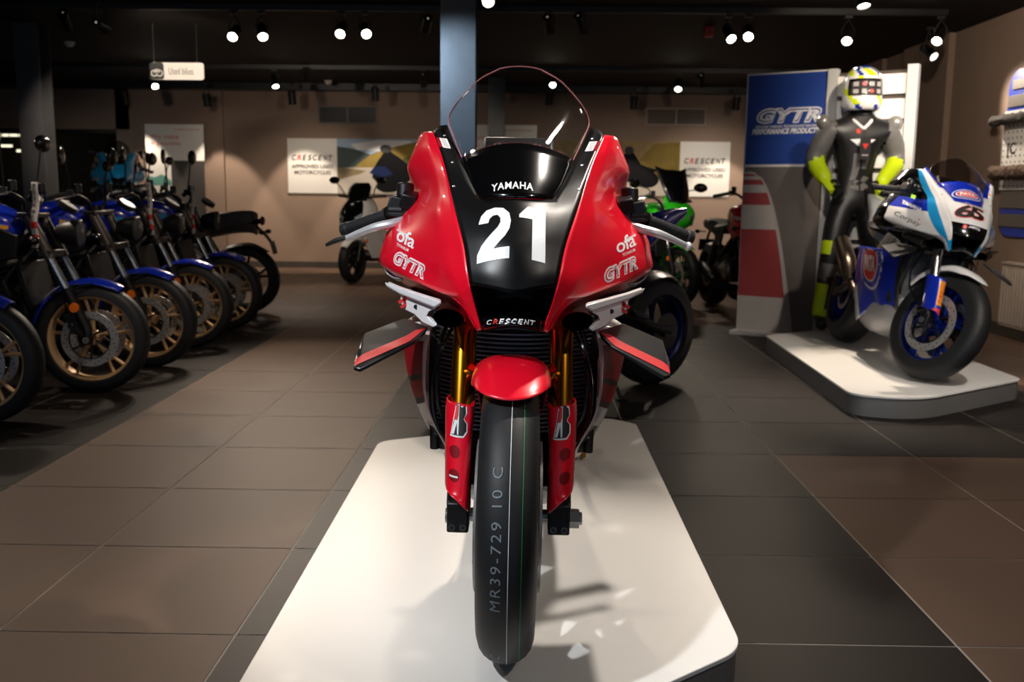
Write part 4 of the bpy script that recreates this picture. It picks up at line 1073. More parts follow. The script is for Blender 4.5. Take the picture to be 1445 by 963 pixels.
    tl.loft(rows, 3, 4, closed=True, cap=True); tl.build('tail_cowl', g('tail', M_red), root)
    en = MB(); en.box((0, .62, .47), (.34, .36, .22)); en.box((0, .48, .62), (.36, .18, .24), (R(-30), 0, 0)); en.box((0, .82, .50), (.26, .16, .24))
    eo = en.build('engine', M_eng, root, bevel=.02)
    for s in (-1, 1):
        q = MB().lathe([(.0005, .036), (.05, .034), (.075, .02), (.08, 0)], (s*.165, .62, .46), (s, 0, 0), 24); q.lathe([(.0005, .026), (.035, .024), (.05, 0)], (s*.16, .76, .50), (s, 0, 0), 20); q.build('engine_cover', g('cover', M_eng), eo)
    ex = MB()
    for x_ in (-.10, -.035, .035, .10): ex.tube([(x_, .36, .60), (x_, .30, .50), (x_*.9, .33, .38), (x_*.5, .45, .30), (x_*.2, .62, .27)], .020, 10, 4)
    exo = ex.build('exhaust_header', M_tit, root)
    q = MB(); q.tube([(0, .6, .27), (-.06, .85, .27), (-.13, 1.02, .36), (-.17, 1.10, .44)], .03, 12, 5); q.tube([(-.165, 1.08, .42), (-.185, 1.16, .52), (-.205, 1.36, .66)], [.04, .06, .055], 18, 5); q.build('silencer', M_tit, exo)
    if g('stand'):
        k_ = g('stand'); MB().tube([(.10, .80, .26), (.17, .86, .16), (.235, .90, .235*k_+.012)], .011, 8, 3).box((.24, .90, .24*k_+.007), (.05, .04, .012), (0, -k_, 0)).build('side_stand', M_blk, root)
    bp = MB(); rows = []
    for y, w_, zb, zt in ((.20, .10, .34, .40), (.35, .17, .22, .42), (.60, .18, .165, .40), (.85, .15, .17, .34), (1.0, .09, .22, .30)):
        rows.append([V((-w_, y, zt)), V((-w_*.95, y, (zt+zb)/2)), V((-w_*.5, y, zb)), V((w_*.5, y, zb)), V((w_*.95, y, (zt+zb)/2)), V((w_, y, zt))])
    bp.loft(rows, 3, 4); bbv = bvh_of(bp); bo = bp.build('belly_pan', g('belly', M_carb), root, solid=.003)
    if g('race'):
        d = Deco()
        for s in (-1, 1):
            for mm, vf, y, z, w_, h_ in ((M_ink, text_mesh('AMPITO', .02, .1), .46, .35, .14, .03), (mat('lime_decal', (150, 220, 20)), shape_uv([(-.5, -.5), (.2, -.5), (.5, .5), (-.2, .5)]), .86, .27, .10, .03), (M_redink, shape_uv([(-.5, -.5), (.2, -.5), (.5, .5), (-.2, .5)]), .72, .27, .05, .03)):
                wrap(d.mb(mm), vf, bbv, V((s*.2, y, z)), V((0, s, 0)), V((0, 0, 1)), w_, h_, .0024, .2)
        for mm, mb in d.d.items():
            if mb.v: mb.build('decal', mm, bo, smooth=0, weld=False)
    rw = wheel(root, 'rear_wheel', 1.40, .325, .325, .20, g('rim', M_blk), .216, 5, 1, .11, dx=.075, prof=.6)
    sa = MB()
    for s in (-1, 1): sa.tube([(s*.10, .92, .46), (s*.125, 1.1, .44), (s*.125, 1.25, .37), (s*.125, 1.42, .325)], [.034, .036, .03, .026], 10, 4); sa.box((s*.125, 1.41, .325), (.03, .10, .06))
    sa.box((0, .97, .46), (.22, .07, .09)); sa.build('swingarm', g('arm', M_sil), root, bevel=.004)
    MB().cyl((-.14, 1.40, .325), (.14, 1.40, .325), .016, 12).lathe([(.02, 0), (.10, 0), (.105, .006), (.02, .006)], (.11, 1.40, .325), (1, 0, 0), 36).build('sprocket', M_brass if g('hero') else M_eng, rw)
    for s in (-1, 1):
        q = MB(); q.bar((s*.14, .98, .55), (s*.17, 1.08, .44), .03, .012); q.bar((s*.17, 1.07, .44), (s*.27, 1.06, .44), .02, .012); q.build('rearset_peg', M_blk, root, bevel=.003)
    rg = MB(); rows = []
    for a in (-35, -10, 20, 50): rows.append([V((x_, 1.40+(.345-.1*abs(x_))*math.sin(R(-a)), .325+(.345-.35*abs(x_))*math.cos(R(-a)))) for x_ in (-.10, -.07, 0, .07, .10)])
    rg.loft(rows, 2, 4); rg.build('rear_hugger', M_carb, root, solid=.003)
    return root

# ---------------------------------------------------------------- the red motorcycle
hero = bpy.data.objects.new('sport_motorcycle', None); COL.objects.link(hero); hero.matrix_local = HM
tag(hero, 'red and black sport motorcycle with number 21, head on, on the near white stage', 'motorcycle')
def side_hero(i, j):
    if j < .35: return 1
    if i < .75: return 0
    if i < 3.35: return 3 if 2.15 < i < 2.4 else 2
    if i < 3.5: return 3
    return 0 if i < 4.2 else 4
superbike(hero, dict(hero=1, rim=M_blk, fork=M_gold, guard=M_red, mud=M_red, cheek=M_red, side=[M_wpaint, mat('pale_pink_edge', (220, 190, 190), rough=.3, coat=.5, noise=.02), M_dred, M_ink, M_carb], side_fn=side_hero, tank=M_red, tail=M_red))
# rear paddock stand under the tail
ps = empty('paddock_stand', (-.02, 3.36, .115)); tag(ps, 'black tubular paddock stand with brass feet under the rear of the red motorcycle', 'paddock stand')
q = MB()
for s in (-1, 1):
    q.tube([(s*.19, .02, .335), (s*.19, -.02, .20), (s*.21, .20, .04)], .013, 10, 4)
q.tube([(-.21, .20, .04), (-.20, .42, .05), (.20, .42, .05), (.21, .20, .04)], .013, 10, 3); q.build('tube_frame', M_blk, ps)
for s in (-1, 1):
    MB().lathe([(.004, -.02), (.03, -.02), (.034, 0), (.03, .02), (.004, .02)], (s*.235, .20, .036), (1, 0, 0), 20).build('brass_roller', M_brass, ps)
    MB().cyl((s*.15, .03, .335), (s*.205, .03, .335), .012, 10).build('spool_hook', M_brass, ps)
# ================================================================ naked motorcycles, scooter
def naked(root, st, steer=0.0):
    "upright motorcycle facing -y, front axle over the origin"
    g = st.get; S = steer_matrix(steer, V((0, -.12, 0)), 25)
    fx = lambda mb: mb.xf(S)
    P = g('paint', M_blue); rimm = g('rim', M_bronze); hb_z = g('bar', 1.06)
    w = wheel(root, 'front_wheel', 0, .30, .30, .118, rimm, .240, g('spokes', 5), 2, .150, dx=.062, prof=.6, fat=.0085)
    for o in [w]+kids(w): o.data.transform(S)
    fx(MB().cyl((-.10, 0, .30), (.10, 0, .30), .012, 10).lathe([(.005, .004), (.016, .004), (.018, -.01)], (-.128, 0, .30), (-1, 0, 0), 14)).build('front_axle', M_sil, w)
    ay = lambda z: .466*(z-.30)-.03
    for s in (-1, 1):
        x = s*.098
        t = MB().tube([(x, -.004, .275), (x, -.002, .31), (x, ay(.36), .36), (x, ay(.56), .56), (x, ay(.575), .575)], [.022, .029, .026, .027, .031], 14)
        fk = fx(t).build('fork_leg', M_blk, root)
        fx(MB().cyl((x, ay(.57), .57), (x, ay(.74), .74), .0205, 16)).build('fork_tube', M_chr, fk)
        fx(MB().cyl((x, ay(.735), .735), (x, ay(.955), .955), .029, 16).cyl((x, ay(.955), .955), (x, ay(.97), .97), .022, 12)).build('fork_cover', g('forkcover', mat('dark_bronze_tube', (70, 64, 58), rough=.4, metal=.3, noise=.08)), fk)
        k = MB(); k.box((s*.086, .075, .395), (.04, .05, .11), (R(-25), 0, 0))
        for zz, yy in ((.42, .068), (.375, .082)): k.cyl((s*.106, yy, zz), (s*.112, yy, zz), .017, 12)
        fx(k).build('brake_caliper', M_blk, fk, bevel=.004)
        p = V((x+s*.012, ay(.475)-.028, .475)); p.x = x+s*.03; p.y = ay(.475)+.0
        fx(MB().lathe([(.0005, .008), (.024, .008), (.027, .003), (.027, 0)], p, (s, 0, 0), 18)).build('reflector', M_orange, fk)
        fx(MB().tube([(s*.06, .05, .60), (s*.082, .12, .57), (s*.085, .10, .44), (s*.08, .08, .42)], .004, 6, 4)).build('brake_hose', M_blk, fk)
    mg = MB(); rows = []
    for deg, hw in ((-32, .05), (-24, .062), (-8, .066), (10, .066), (30, .066), (50, .064), (68, .058), (76, .05)):
        rows.append([V((hw*u_, (.328-.03*abs(u_)**2.5)*math.sin(R(deg)), .30+(.328-.03*abs(u_)**2.5)*math.cos(R(deg)))) for u_ in (-1, -.8, -.4, 0, .4, .8, 1)])
    mg.loft(rows, 2, 4); mf = fx(mg).build('front_mudguard', g('mud', P), root, solid=.003)
    q = MB()
    for s in (-1, 1): q.tube([(s*.066, -.03, .60), (s*.088, ay(.56), .565), (s*.066, .19, .545)], .007, 6)
    fx(q).build('mudguard_bracket', M_blk, mf)
    fx(MB().box((0, ay(.955)+.01, .962), (.25, .08, .028)).box((0, ay(.76)+.012, .76), (.25, .07, .04)).cyl((0, ay(.75)+.04, .74), (0, ay(.97)+.04, .97), .03, 14)).build('triple_clamp', M_blk, root, bevel=.006)
    # headlight, instrument
    if g('lamp', 'round') == 'round':
        hl = MB().lathe([(.0005, .13), (.05, .12), (.078, .08), (.09, .03), (.092, 0), (.086, -.006)], (0, .045, .865), (0, 1, .05), 28); hl.v = [V((p.x*.85, p.y, .865+(p.z-.865)*.85)) for p in hl.v]
        ho = fx(hl).build('headlight', M_blk, root)
        fx(MB().lathe([(.0005, -.016), (.05, -.012), (.072, .0)], (0, .045, .865), (0, 1, .05), 28)).build('headlight_glass', mat('dark_headlight_glass', (92, 94, 98), rough=.1, metal=.5, noise=.05), ho)
        fx(MB().lathe([(.0005, .03), (.052, .028), (.056, 0), (.05, -.004), (.0005, -.002)], (0, .10, 1.02), (0, .55, -.8), 22)).build('instrument', M_blk, root)
    else:
        m_ = MB(); rows = []
        for z, y, w_ in ((1.10, .20, .05), (1.02, .06, .13), (.93, -.02, .155), (.84, -.03, .12), (.78, .0, .06)):
            rows.append([V((-w_, y+.14, z)), V((-w_*.8, y+.03, z)), V((0, y, z)), V((w_*.8, y+.03, z)), V((w_, y+.14, z))])
        m_.loft(rows, 3, 4); no = fx(m_).build('nose_fairing', P, root, solid=.004)
        for s in (-1, 1): fx(MB().prism([(s*.03, -.04, .90), (s*.115, -.012, .935), (s*.10, .0, .865), (s*.04, -.034, .86)], (0, .03, 0))).build('headlight', mat('headlight_glass', (190, 195, 200), rough=.1, metal=.6, noise=.05), no)
    if g('screen'):
        m_ = MB(); rows = []
        for z, y, w_ in ((1.02, .06, .11), (1.15, .12, .15), (1.28, .20, .17), (1.36, .26, .185)):
            rows.append([V((-w_, y+.06, z+(.03 if z > 1.3 else 0))), V((-w_*.5, y+.015, z)), V((0, y, z)), V((w_*.5, y+.015, z)), V((w_, y+.06, z+(.03 if z > 1.3 else 0)))])
        m_.loft(rows, 3, 4); fx(m_).build('windscreen', M_gblk, root, solid=.004)
    # handlebar
    bw = g('barw', .345); y0 = ay(.97)+.02
    b = MB().tube([(-bw, y0+.13, hb_z), (-bw*.62, y0+.05, hb_z+.02), (-.13, y0-.01, hb_z-.015), (-.06, y0, .985), (.06, y0, .985), (.13, y0-.01, hb_z-.015), (bw*.62, y0+.05, hb_z+.02), (bw, y0+.13, hb_z)], .0115, 10, 4)
    for s in (-1, 1): b.box((s*.04, y0+.0, .982), (.03, .05, .045))
    ho = fx(b).build('handlebar', M_blk, root)
    for s in (-1, 1):
        a_ = V((s*bw, y0+.13, hb_z)); c_ = V((s*bw*.66, y0+.06, hb_z+.02))
        fx(MB().tube([a_.lerp(c_, -.06), a_, a_.lerp(c_, .05), c_], [.013, .019, .0165, .0165], 12)).build('grip', M_rub, ho)
        fx(MB().box(c_.lerp(a_, -.2), (.05, .04, .045), (0, 0, R(-20*s))).cyl(c_.lerp(a_, -.32)+V((0, -.03, .0)), c_.lerp(a_, -.32)+V((0, -.03, .055)), .022, 12)).build('switchgear', M_blk, ho, bevel=.005)
        fx(MB().tube([c_.lerp(a_, -.15)+V((0, -.045, 0)), c_.lerp(a_, .35)+V((0, -.065, -.004)), a_.lerp(c_, .1)+V((0, -.05, -.01))], [.008, .0065, .006], 8, 4)).build('lever', g('lever', M_chr), ho)
        if g('mirror', True):
            r_ = c_.lerp(a_, -.15); e_ = r_+V((s*g('mx', .10), -.02, g('mz', .20)))
            mo = fx(MB().tube([r_, r_+V((s*.01, -.01, .07)), e_], .006, 8, 4)).build('mirror_stalk', M_blk, root)
            mh = MB(); mh.ball((0, 0, 0), .062, 16, 8, (1.25, .28, .78) if g('mshape') != 'round' else (.95, .25, .95)); mh.xf(Matrix.Translation(e_+V((s*.03, 0, .02))) @ Matrix.Rotation(R(-12*s), 4, 'Z'))
            fx(mh).build('mirror_head', M_gblk, mo)
        t_ = MB().tube([(s*.12, ay(.83), .83), (s*.19, ay(.83)-.01, .83)], .008, 8); t_.ball((s*.215, ay(.83)-.01, .83), .028, 12, 8, (1, 1.1, .8))
        fx(t_).build('turn_signal', M_orange if g('amber') else M_gblk, root)
    # tank
    tk = MB(); rows = []
    for y, zt, w_, zb in ((.33, .915, .06, .86), (.38, .985, .115, .82), (.50, 1.03, .155, .79), (.62, 1.025, .15, .775), (.72, .98, .115, .77), (.80, .90, .085, .77), (.83, .86, .06, .79)):
        rows.append([V((-w_, y, zb*.45+zt*.55)), V((-w_*.82, y, zt-.03)), V((0, y, zt)), V((w_*.82, y, zt-.03)), V((w_, y, zb*.45+zt*.55)), V((w_*.85, y, zb)), V((0, y, zb)), V((-w_*.85, y, zb))])
    tk.loft(rows, 3, 4, closed=True, cap=True); to = tk.build('tank', P, root)
    bv = bvh_of(tk)
    for s in (-1, 1):
        q = MB(); wrap(q, shape_uv([(-.5, -.35), (.3, -.5), (.5, .1), (.1, .5), (-.45, .3)]), bv, V((s*.2, .62, .845)), V((0, s, 0)), V((0, 0, 1)), .20, .10, .0015, .1); q.build('tank_panel', g('tankpanel', M_blk), to, weld=False)
        if g('stripe'):
            q = MB(); wrap(q, shape_uv([(-.5, -.5), (.5, -.2), (.5, .2), (-.4, .5)]), bv, V((s*.2, .42, .90)), V((0, s, 0)), V((0, 0, 1)), .10, .045, .0018, .1); q.build('tank_stripe', g('stripe'), to, weld=False)
    MB().lathe([(.0005, .01), (.034, .01), (.04, 0)], (0, .50, 1.025), (0, 0, 1), 20).build('filler_cap', M_sil, to)
    # air scoops beside the tank, seat, tail
    for s in (-1, 1):
        MB().prism([(s*.14, .30, .86), (s*.165, .38, .90), (s*.17, .50, .80), (s*.155, .44, .72), (s*.135, .32, .74)], (s*.02, 0, 0)).build('radiator_shroud', g('shroud', M_blk), root, bevel=.008)
        MB().prism([(s*.10, .82, .78), (s*.115, 1.04, .80), (s*.115, 1.0, .64), (s*.12, .84, .62)], (s*.02, 0, 0)).build('side_panel', M_blk, root, bevel=.008)
    se = MB(); rows = []; th = g('fat', 0)
    for y, z, w_ in ((.80, .845, .09), (.90, .83, .13), (1.04, .825, .145), (1.16, .845, .14), (1.32, .875, .125), (1.46, .88, .10), (1.51, .86, .07)):
        z += th; rows.append([V((-w_, y, z-.05)), V((-w_*.85, y, z-.008)), V((0, y, z)), V((w_*.85, y, z-.008)), V((w_, y, z-.05)), V((w_*.8, y, z-.085-th*2)), V((-w_*.8, y, z-.085-th*2))])
    se.loft(rows, 3, 4, closed=True, cap=True); se.build('seat', g('seat', M_seat), root)
    tl = MB(); tl.loft([[V((-.10, 1.0, .75)), V((-.10, 1.0, .79)), V((.10, 1.0, .79)), V((.10, 1.0, .75))], [V((-.09, 1.4, .79)), V((-.09, 1.4, .83)), V((.09, 1.4, .83)), V((.09, 1.4, .79))], [V((-.06, 1.56, .82)), V((-.06, 1.56, .86)), V((.06, 1.56, .86)), V((.06, 1.56, .82))]], 2, 3, closed=True, cap=True)
    to_ = tl.build('tail_unit', M_blk, root)
    MB().lathe([(.0005, .03), (.03, .028), (.042, .012), (.044, 0)], (0, 1.555, .84), (0, 1, 0), 18).build('tail_light', mat('red_tail_lens', (150, 14, 14), rough=.15, coat=.6, noise=.05), to_)
    MB().tube([(0, 1.50, .80), (0, 1.60, .70), (0, 1.64, .64)], .014, 8, 3).box((0, 1.66, .60), (.16, .008, .12), (R(14), 0, 0)).build('plate_holder', M_blk, to_)
    for s in (-1, 1): MB().tube([(s*.03, 1.58, .74), (s*.10, 1.58, .74)], .007, 8).ball((s*.125, 1.585, .74), .027, 12, 8, (1, 1.15, .8)).build('turn_signal', M_gblk, root)
    # frame, engine, exhaust
    fr = MB()
    for s in (-1, 1):
        fr.tube([(s*.03, .30, .86), (s*.12, .42, .76), (s*.15, .62, .62), (s*.13, .84, .50), (s*.12, .88, .40)], [.03, .026, .026, .028, .024], 10, 4)
        fr.tube([(s*.03, .28, .78), (s*.11, .40, .62), (s*.12, .46, .46)], .018, 8, 4); fr.tube([(s*.12, .80, .56), (s*.10, 1.05, .72), (s*.09, 1.45, .80)], .014, 8, 3)
    fr.build('frame', M_eng, root)
    en = MB(); en.box((0, .64, .43), (.30, .36, .24)); en.box((0, .50, .60), (.28, .20, .22), (R(-22), 0, 0)); en.box((0, .46, .70), (.30, .17, .07), (R(-22), 0, 0))
    for k in range(5): en.box((0, .515-.010*k, .53+k*.034), (.32, .23, .008), (R(-22), 0, 0))
    eo = en.build('engine', M_eng, root, bevel=.012)
    for s in (-1, 1): MB().lathe([(.0005, .05), (.06, .048), (.085, .03), (.095, 0)], (s*.14, .60, .42), (s, 0, 0), 24).lathe([(.0005, .04), (.045, .038), (.06, 0)], (s*.14, .78, .43), (s, 0, 0), 20).build('engine_cover', g('cover', M_sil), eo)
    MB().box((0, .29, .60), (.30, .035, .24), (R(-14), 0, 0)).build('radiator', M_blk, root, bevel=.006)
    ex = MB()
    for x_ in (-.06, .06): ex.tube([(x_, .40, .56), (x_, .33, .46), (x_, .36, .32), (x_*.6, .50, .25), (0, .72, .24)], .019, 8, 4)
    ex.tube([(-.02, .70, .24), (-.10, .90, .25), (-.13, 1.02, .30)], .032, 10, 4); eo2 = ex.build('exhaust_header', M_eng, root)
    MB().tube([(-.13, .98, .29), (-.155, 1.06, .33), (-.17, 1.28, .42)], [.04, .055, .05], 14, 3).build('silencer', g('silencer', M_blk), eo2)
    MB().tube([(0, .44, .22), (.0, .60, .18), (0, .80, .20)], [.07, .11, .08], 10, 3, flat=.5).build('belly_cover', M_blk, root)
    rw = wheel(root, 'rear_wheel', 1.40, .31, .31, .175, rimm, .236, g('spokes', 5), 1, .12, dx=.07, prof=.6)
    MB().lathe([(.02, 0), (.09, 0), (.10, .006), (.02, .006)], (.095, 1.40, .31), (1, 0, 0), 30).cyl((-.13, 1.4, .31), (.13, 1.4, .31), .014, 10).build('sprocket', M_sil, rw)
    sa = MB()
    for s in (-1, 1): sa.tube([(s*.09, .90, .42), (s*.11, 1.12, .38), (s*.115, 1.42, .31)], [.03, .028, .024], 10, 4)
    sa.box((0, .95, .41), (.2, .06, .07)); sa.build('swingarm', g('arm', M_blk), root)
    rg = MB(); rg.loft([[V((x_, 1.40+(.335-.3*abs(x_))*math.sin(R(-a)), .31+(.335-.3*abs(x_))*math.cos(R(a)))) for x_ in (-.085, -.06, 0, .06, .085)] for a in (-40, -10, 25, 50)], 2, 4); rg.build('rear_mudguard', M_blk, root, solid=.003)
    for s in (-1, 1):
        MB().tube([(s*.10, 1.02, .72), (s*.12, 1.22, .36)], .016, 8).tube([(s*.10, 1.04, .68), (s*.116, 1.18, .44)], .028, 10).build('rear_shock', M_blk, root)
        MB().bar((s*.12, .88, .36), (s*.25, .87, .35), .022, .016).build('footpeg', M_rub, root)
    MB().tube([(.10, .86, .26), (.20, .92, .03)], .011, 8).box((.205, .925, .012), (.06, .04, .012)).build('side_stand', M_blk, root)
    return root
def place(o, X, Y, heading, z=0.0):
    "heading: compass angle of travel in the plan, 0 = towards the camera (-y), 90 = to the right (+x)"
    o.matrix_local = Matrix.Translation(V((X, Y, z))) @ Matrix.Rotation(R(heading), 4, 'Z')
def new(name): 
    o = bpy.data.objects.new(name, None); COL.objects.link(o); return o

# ---- row of blue naked motorcycles, all facing right; front wheel contact points from the floor
ROW = [(-2.56, 4.46, 90, 0, 'blue naked motorcycle nearest the camera, cut by the left edge to its bronze front wheel'),
       (-2.36, 5.22, 92, 4, 'blue naked motorcycle second from the camera, its whole bronze front wheel in view'),
       (-2.35, 6.0, 91, -4, 'blue naked motorcycle third in the row, its wheel half behind the second one'),
       (-2.37, 6.8, 90, 3, 'blue naked motorcycle fourth in the row, with white strap on its bars'),
       (-2.40, 7.7, 91, -3, 'blue naked motorcycle farthest in the row, in front of the black seated one')]
row_objs = []
for i, (X, Y, hd, stg, lb) in enumerate(ROW):
    o = new('naked_motorcycle'); tag(o, lb, 'motorcycle', 'blue naked motorcycles in a row')
    naked(o, dict(paint=M_blue, stripe=mat('sky_yellow_stripe', (224, 160, 30), rough=.3, noise=.05) if i in (1, 2) else M_lblue, mx=.035+.02*(i % 3), mz=.20+.03*((i+1) % 3), mshape='round' if i in (2, 4) else None), R(stg))
    place(o, X, Y, hd); row_objs.append(o)
# price straps hanging from the bars
def strap(x0, y0, x1, y1, Y, wd, lb):
    a_, b_ = at(x0, y0, Y), at(x1, y1, Y); s = new('price_strap'); s.location = b_; tag(s, lb, 'strap', 'price straps on the blue motorcycles')
    d = a_-b_; m = MB(); n = 10
    m.grid([[d*(k/n)+V((-wd/2, .012*math.sin(k*1.1), 0)), d*(k/n)+V((wd/2, .012*math.sin(k*1.1+.4), 0))] for k in range(n+1)], mfun=lambda i, j: 1 if i in (1, 3) else 0)
    so = m.build('printed_strip', [mat('strap_paper', (188, 182, 178), rough=.6, noise=.1, scale=40), M_redink], s, solid=.001)
    t = MB()
    for k in range(5, 10): t.box(d*((k+.5)/n)+V((0, -.016, 0)), (wd*.5, .002, d.length/n*.5))
    t.build('printing', mat('strap_print', (110, 106, 104), rough=.6, noise=.1), so)
strap(50, 257, 49, 350, 5.05, .034, 'white and red price strap hanging on the second blue motorcycle')
strap(210, 258, 214, 332, 6.62, .030, 'white and red price strap hanging near the middle of the row of blue motorcycles')
strap(271, 262, 273, 330, 7.5, .022, 'narrow pale price strap on the farthest blue motorcycle')

# ---- other motorcycles of the showroom
o = new('retro_motorcycle'); tag(o, 'dark motorcycle with black ribbed seat and round tail light, rear towards the left poster', 'motorcycle')
naked(o, dict(paint=M_blue, rim=M_blk, seat=mat('highlit_black_seat', (96, 91, 87), rough=.45, noise=.1, scale=40, bump=.3), silencer=M_chr, stripe=M_chr, fat=.05), 0); place(o, -3.95, 8.75, -88)  # seat colour lightened to grey to stand for the highlight on it
for i, (X, Y, hd, lb) in enumerate(((-4.9, 8.35, 88, 'dark motorcycle behind the row beside the left column'), (-3.6, 10.3, 80, 'black motorcycle with tall mirrors in front of the we make it possible banner at left'))):
    o = new('street_motorcycle'); tag(o, lb, 'motorcycle')
    naked(o, dict(paint=M_gblk, rim=M_blk, mz=.28, bar=1.12, lamp='nose' if i == 0 else 'round', screen=i == 0), R(8)); place(o, X, Y, hd)
pl_ = empty('display_plinth', (at(170, 235, 12.7).x-.25, 13.15, 0)); tag(pl_, 'low dark plinth under the light blue motorcycle at far left', 'plinth')
MB().box((0, 0, .22), (1.2, 1.55, .44)).build('body', mat('charcoal_board', (58, 54, 52)), pl_, bevel=.01); MB().box((0, 0, .45), (1.24, 1.59, .02)).build('top', M_black, pl_)
o = new('sport_motorcycle'); tag(o, 'light blue sport motorcycle on a plinth before the dark window at far left', 'motorcycle')
superbike(o, dict(rim=M_blk, fork=M_blk, guard=M_lblue, mud=M_lblue, cheek=[M_lblue, mat('amber_decal', (240, 150, 30))], cheek_fn=lambda i, j: 1 if i < 3 and j > 2.4 else 0, plate=M_lblue, screen=M_smoke, edge=M_blk, mount=M_lblue, side=M_lblue, tank=M_lblue, tail=M_lblue, mirrors=1, stand=.001))
c = at(170, 235, 12.7); place(o, c.x, 12.6, 22, .461)
o = new('sport_motorcycle'); tag(o, 'blue sport motorcycle seen from its rear wheel and black seat, crossing behind the red one', 'motorcycle')
superbike(o, dict(rim=mat('deep_blue_wheel', (16, 26, 84), rough=.3, metal=.5, noise=.05), fork=M_blk, guard=M_blk, mud=M_blue, cheek=M_gblk, plate=M_gblk, screen=M_smoke, edge=M_blk, mount=M_blk, side=M_gblk, tank=M_blue, tail=M_blue, arm=M_blk, stand=.001), R(-10))
BLUE_SB = o; place(o, -.30, 4.72, -48)
o = new('touring_motorcycle'); tag(o, 'lime green motorcycle with tall black windscreen behind the red one at right', 'motorcycle')
naked(o, dict(paint=M_green, rim=mat('green_rim', (30, 90, 24), rough=.3, coat=.4, noise=.05), lamp='nose', screen=1, shroud=M_green, mz=.1, mx=.16), R(6)); place(o, 1.55, 9.75, 20)
o = new('street_motorcycle'); tag(o, 'red and black naked motorcycle beside the kerb print of the display board', 'motorcycle')
naked(o, dict(paint=M_red, rim=M_blk, stripe=M_decal, shroud=M_red, bar=1.12, mirror=False, forkcover=M_gold), R(-8)); place(o, 2.12, 8.6, 8)

# ---- scooter
sc = new('scooter'); tag(sc, 'white maxi scooter with black mirrors before the left wall poster', 'scooter')
w = wheel(sc, 'front_wheel', 0, .27, .27, .12, M_blk, .19, 5, 1, .12, prof=.6)
wheel(sc, 'rear_wheel', 1.35, .26, .26, .13, M_blk, .18, 5, 1, .11, prof=.6)
for s in (-1, 1): MB().tube([(s*.08, 0, .27), (s*.08, .06, .45), (s*.05, .12, .62)], .022, 8).build('fork_leg', M_blk, sc)
m_ = MB(); m_.loft([[V((hw*u_, (.295-.03*abs(u_)**2)*math.sin(R(dg)), .27+(.295-.03*abs(u_)**2)*math.cos(R(dg)))) for u_ in (-1, -.6, 0, .6, 1)] for dg, hw in ((-50, .05), (-20, .075), (15, .08), (55, .07))], 3, 4); m_.build('front_mudguard', M_wpaint, sc, solid=.004)
m_ = MB(); rows = []
for z, y, hw, dp in ((.45, .12, .07, .06), (.60, .0, .17, .12), (.75, -.06, .215, .16), (.88, -.02, .22, .16), (.98, .05, .17, .12), (1.04, .12, .10, .06)):
    rows.append([V((-hw, y+dp+.1, z)), V((-hw*.9, y+dp*.5, z)), V((-hw*.4, y, z)), V((hw*.4, y, z)), V((hw*.9, y+dp*.5, z)), V((hw, y+dp+.1, z))])
m_.loft(rows, 4, 4, mfun=lambda i, j: 1 if 1.6 < j < 3.4 and i > 1.0 else 0); fs_ = m_.build('front_shield', [M_wpaint, M_gblk], sc, solid=.006)
for s in (-1, 1): MB().prism([(s*.08, -.07, .80), (s*.16, -.02, .86), (s*.175, -.0, .77), (s*.12, -.055, .70)], (0, .05, 0)).build('headlight', mat('headlight_glass', (190, 195, 200)), fs_)
m_ = MB(); rows = []
for z, y, hw in ((.98, .03, .13), (1.08, .09, .16), (1.17, .14, .15), (1.22, .17, .10)): rows.append([V((-hw, y+.07, z)), V((-hw*.5, y+.015, z)), V((0, y, z)), V((hw*.5, y+.015, z)), V((hw, y+.07, z))])
m_.loft(rows, 3, 3); m_.build('windscreen', M_gblk, sc, solid=.005)
MB().tube([(-.34, .26, 1.06), (-.2, .2, 1.05), (0, .2, 1.03), (.2, .2, 1.05), (.34, .26, 1.06)], .016, 10, 4).build('handlebar', M_blk, sc)
for s in (-1, 1):
    q = MB().tube([(s*.20, .18, 1.06), (s*.24, .15, 1.15), (s*.30, .14, 1.22)], .008, 8, 3); mo = q.build('mirror_stalk', M_blk, sc)
    MB().ball((s*.33, .14, 1.25), .06, 14, 8, (1.3, .35, .75)).build('mirror_head', M_gblk, mo)
    MB().prism([(s*.16, .16, .84), (s*.17, .40, .42), (s*.19, .80, .36), (s*.19, .80, .28), (s*.15, .20, .30), (s*.12, .06, .52)], (s*.03, 0, 0)).build('leg_shield', M_wpaint, sc, bevel=.01)
    MB().lathe([(.0005, .012), (.022, .01), (.024, 0)], (s*.20, .0, .52), (s*.5, -1, 0), 14).build('turn_signal', M_orange, sc)
m_ = MB(); rows = []
for y, zt, zb, hw in ((.62, .70, .40, .14), (.80, .78, .36, .17), (1.1, .82, .40, .18), (1.4, .88, .56, .15), (1.62, .90, .74, .08)): rows.append([V((-hw, y, (zt+zb)/2)), V((-hw*.8, y, zt)), V((hw*.8, y, zt)), V((hw, y, (zt+zb)/2)), V((hw*.7, y, zb)), V((-hw*.7, y, zb))])
m_.loft(rows, 3, 4, closed=True, cap=True); m_.build('rear_body', M_wpaint, sc)
m_ = MB(); rows = []
for y, z, hw in ((.64, .74, .12), (.85, .82, .16), (1.05, .84, .16), (1.12, .92, .15), (1.45, .96, .12)): rows.append([V((-hw, y, z-.05)), V((-hw*.8, y, z)), V((hw*.8, y, z)), V((hw, y, z-.05))])
m_.loft(rows, 3, 4, cap=False); m_.build('seat', M_seat, sc, solid=.03)
MB().box((0, .45, .30), (.36, .5, .08)).build('floorboard', M_blk, sc, bevel=.02)
MB().tube([(.12, .9, .26), (.17, 1.1, .28), (.19, 1.5, .38)], [.03, .05, .05], 12, 3).build('silencer', M_blk, sc)
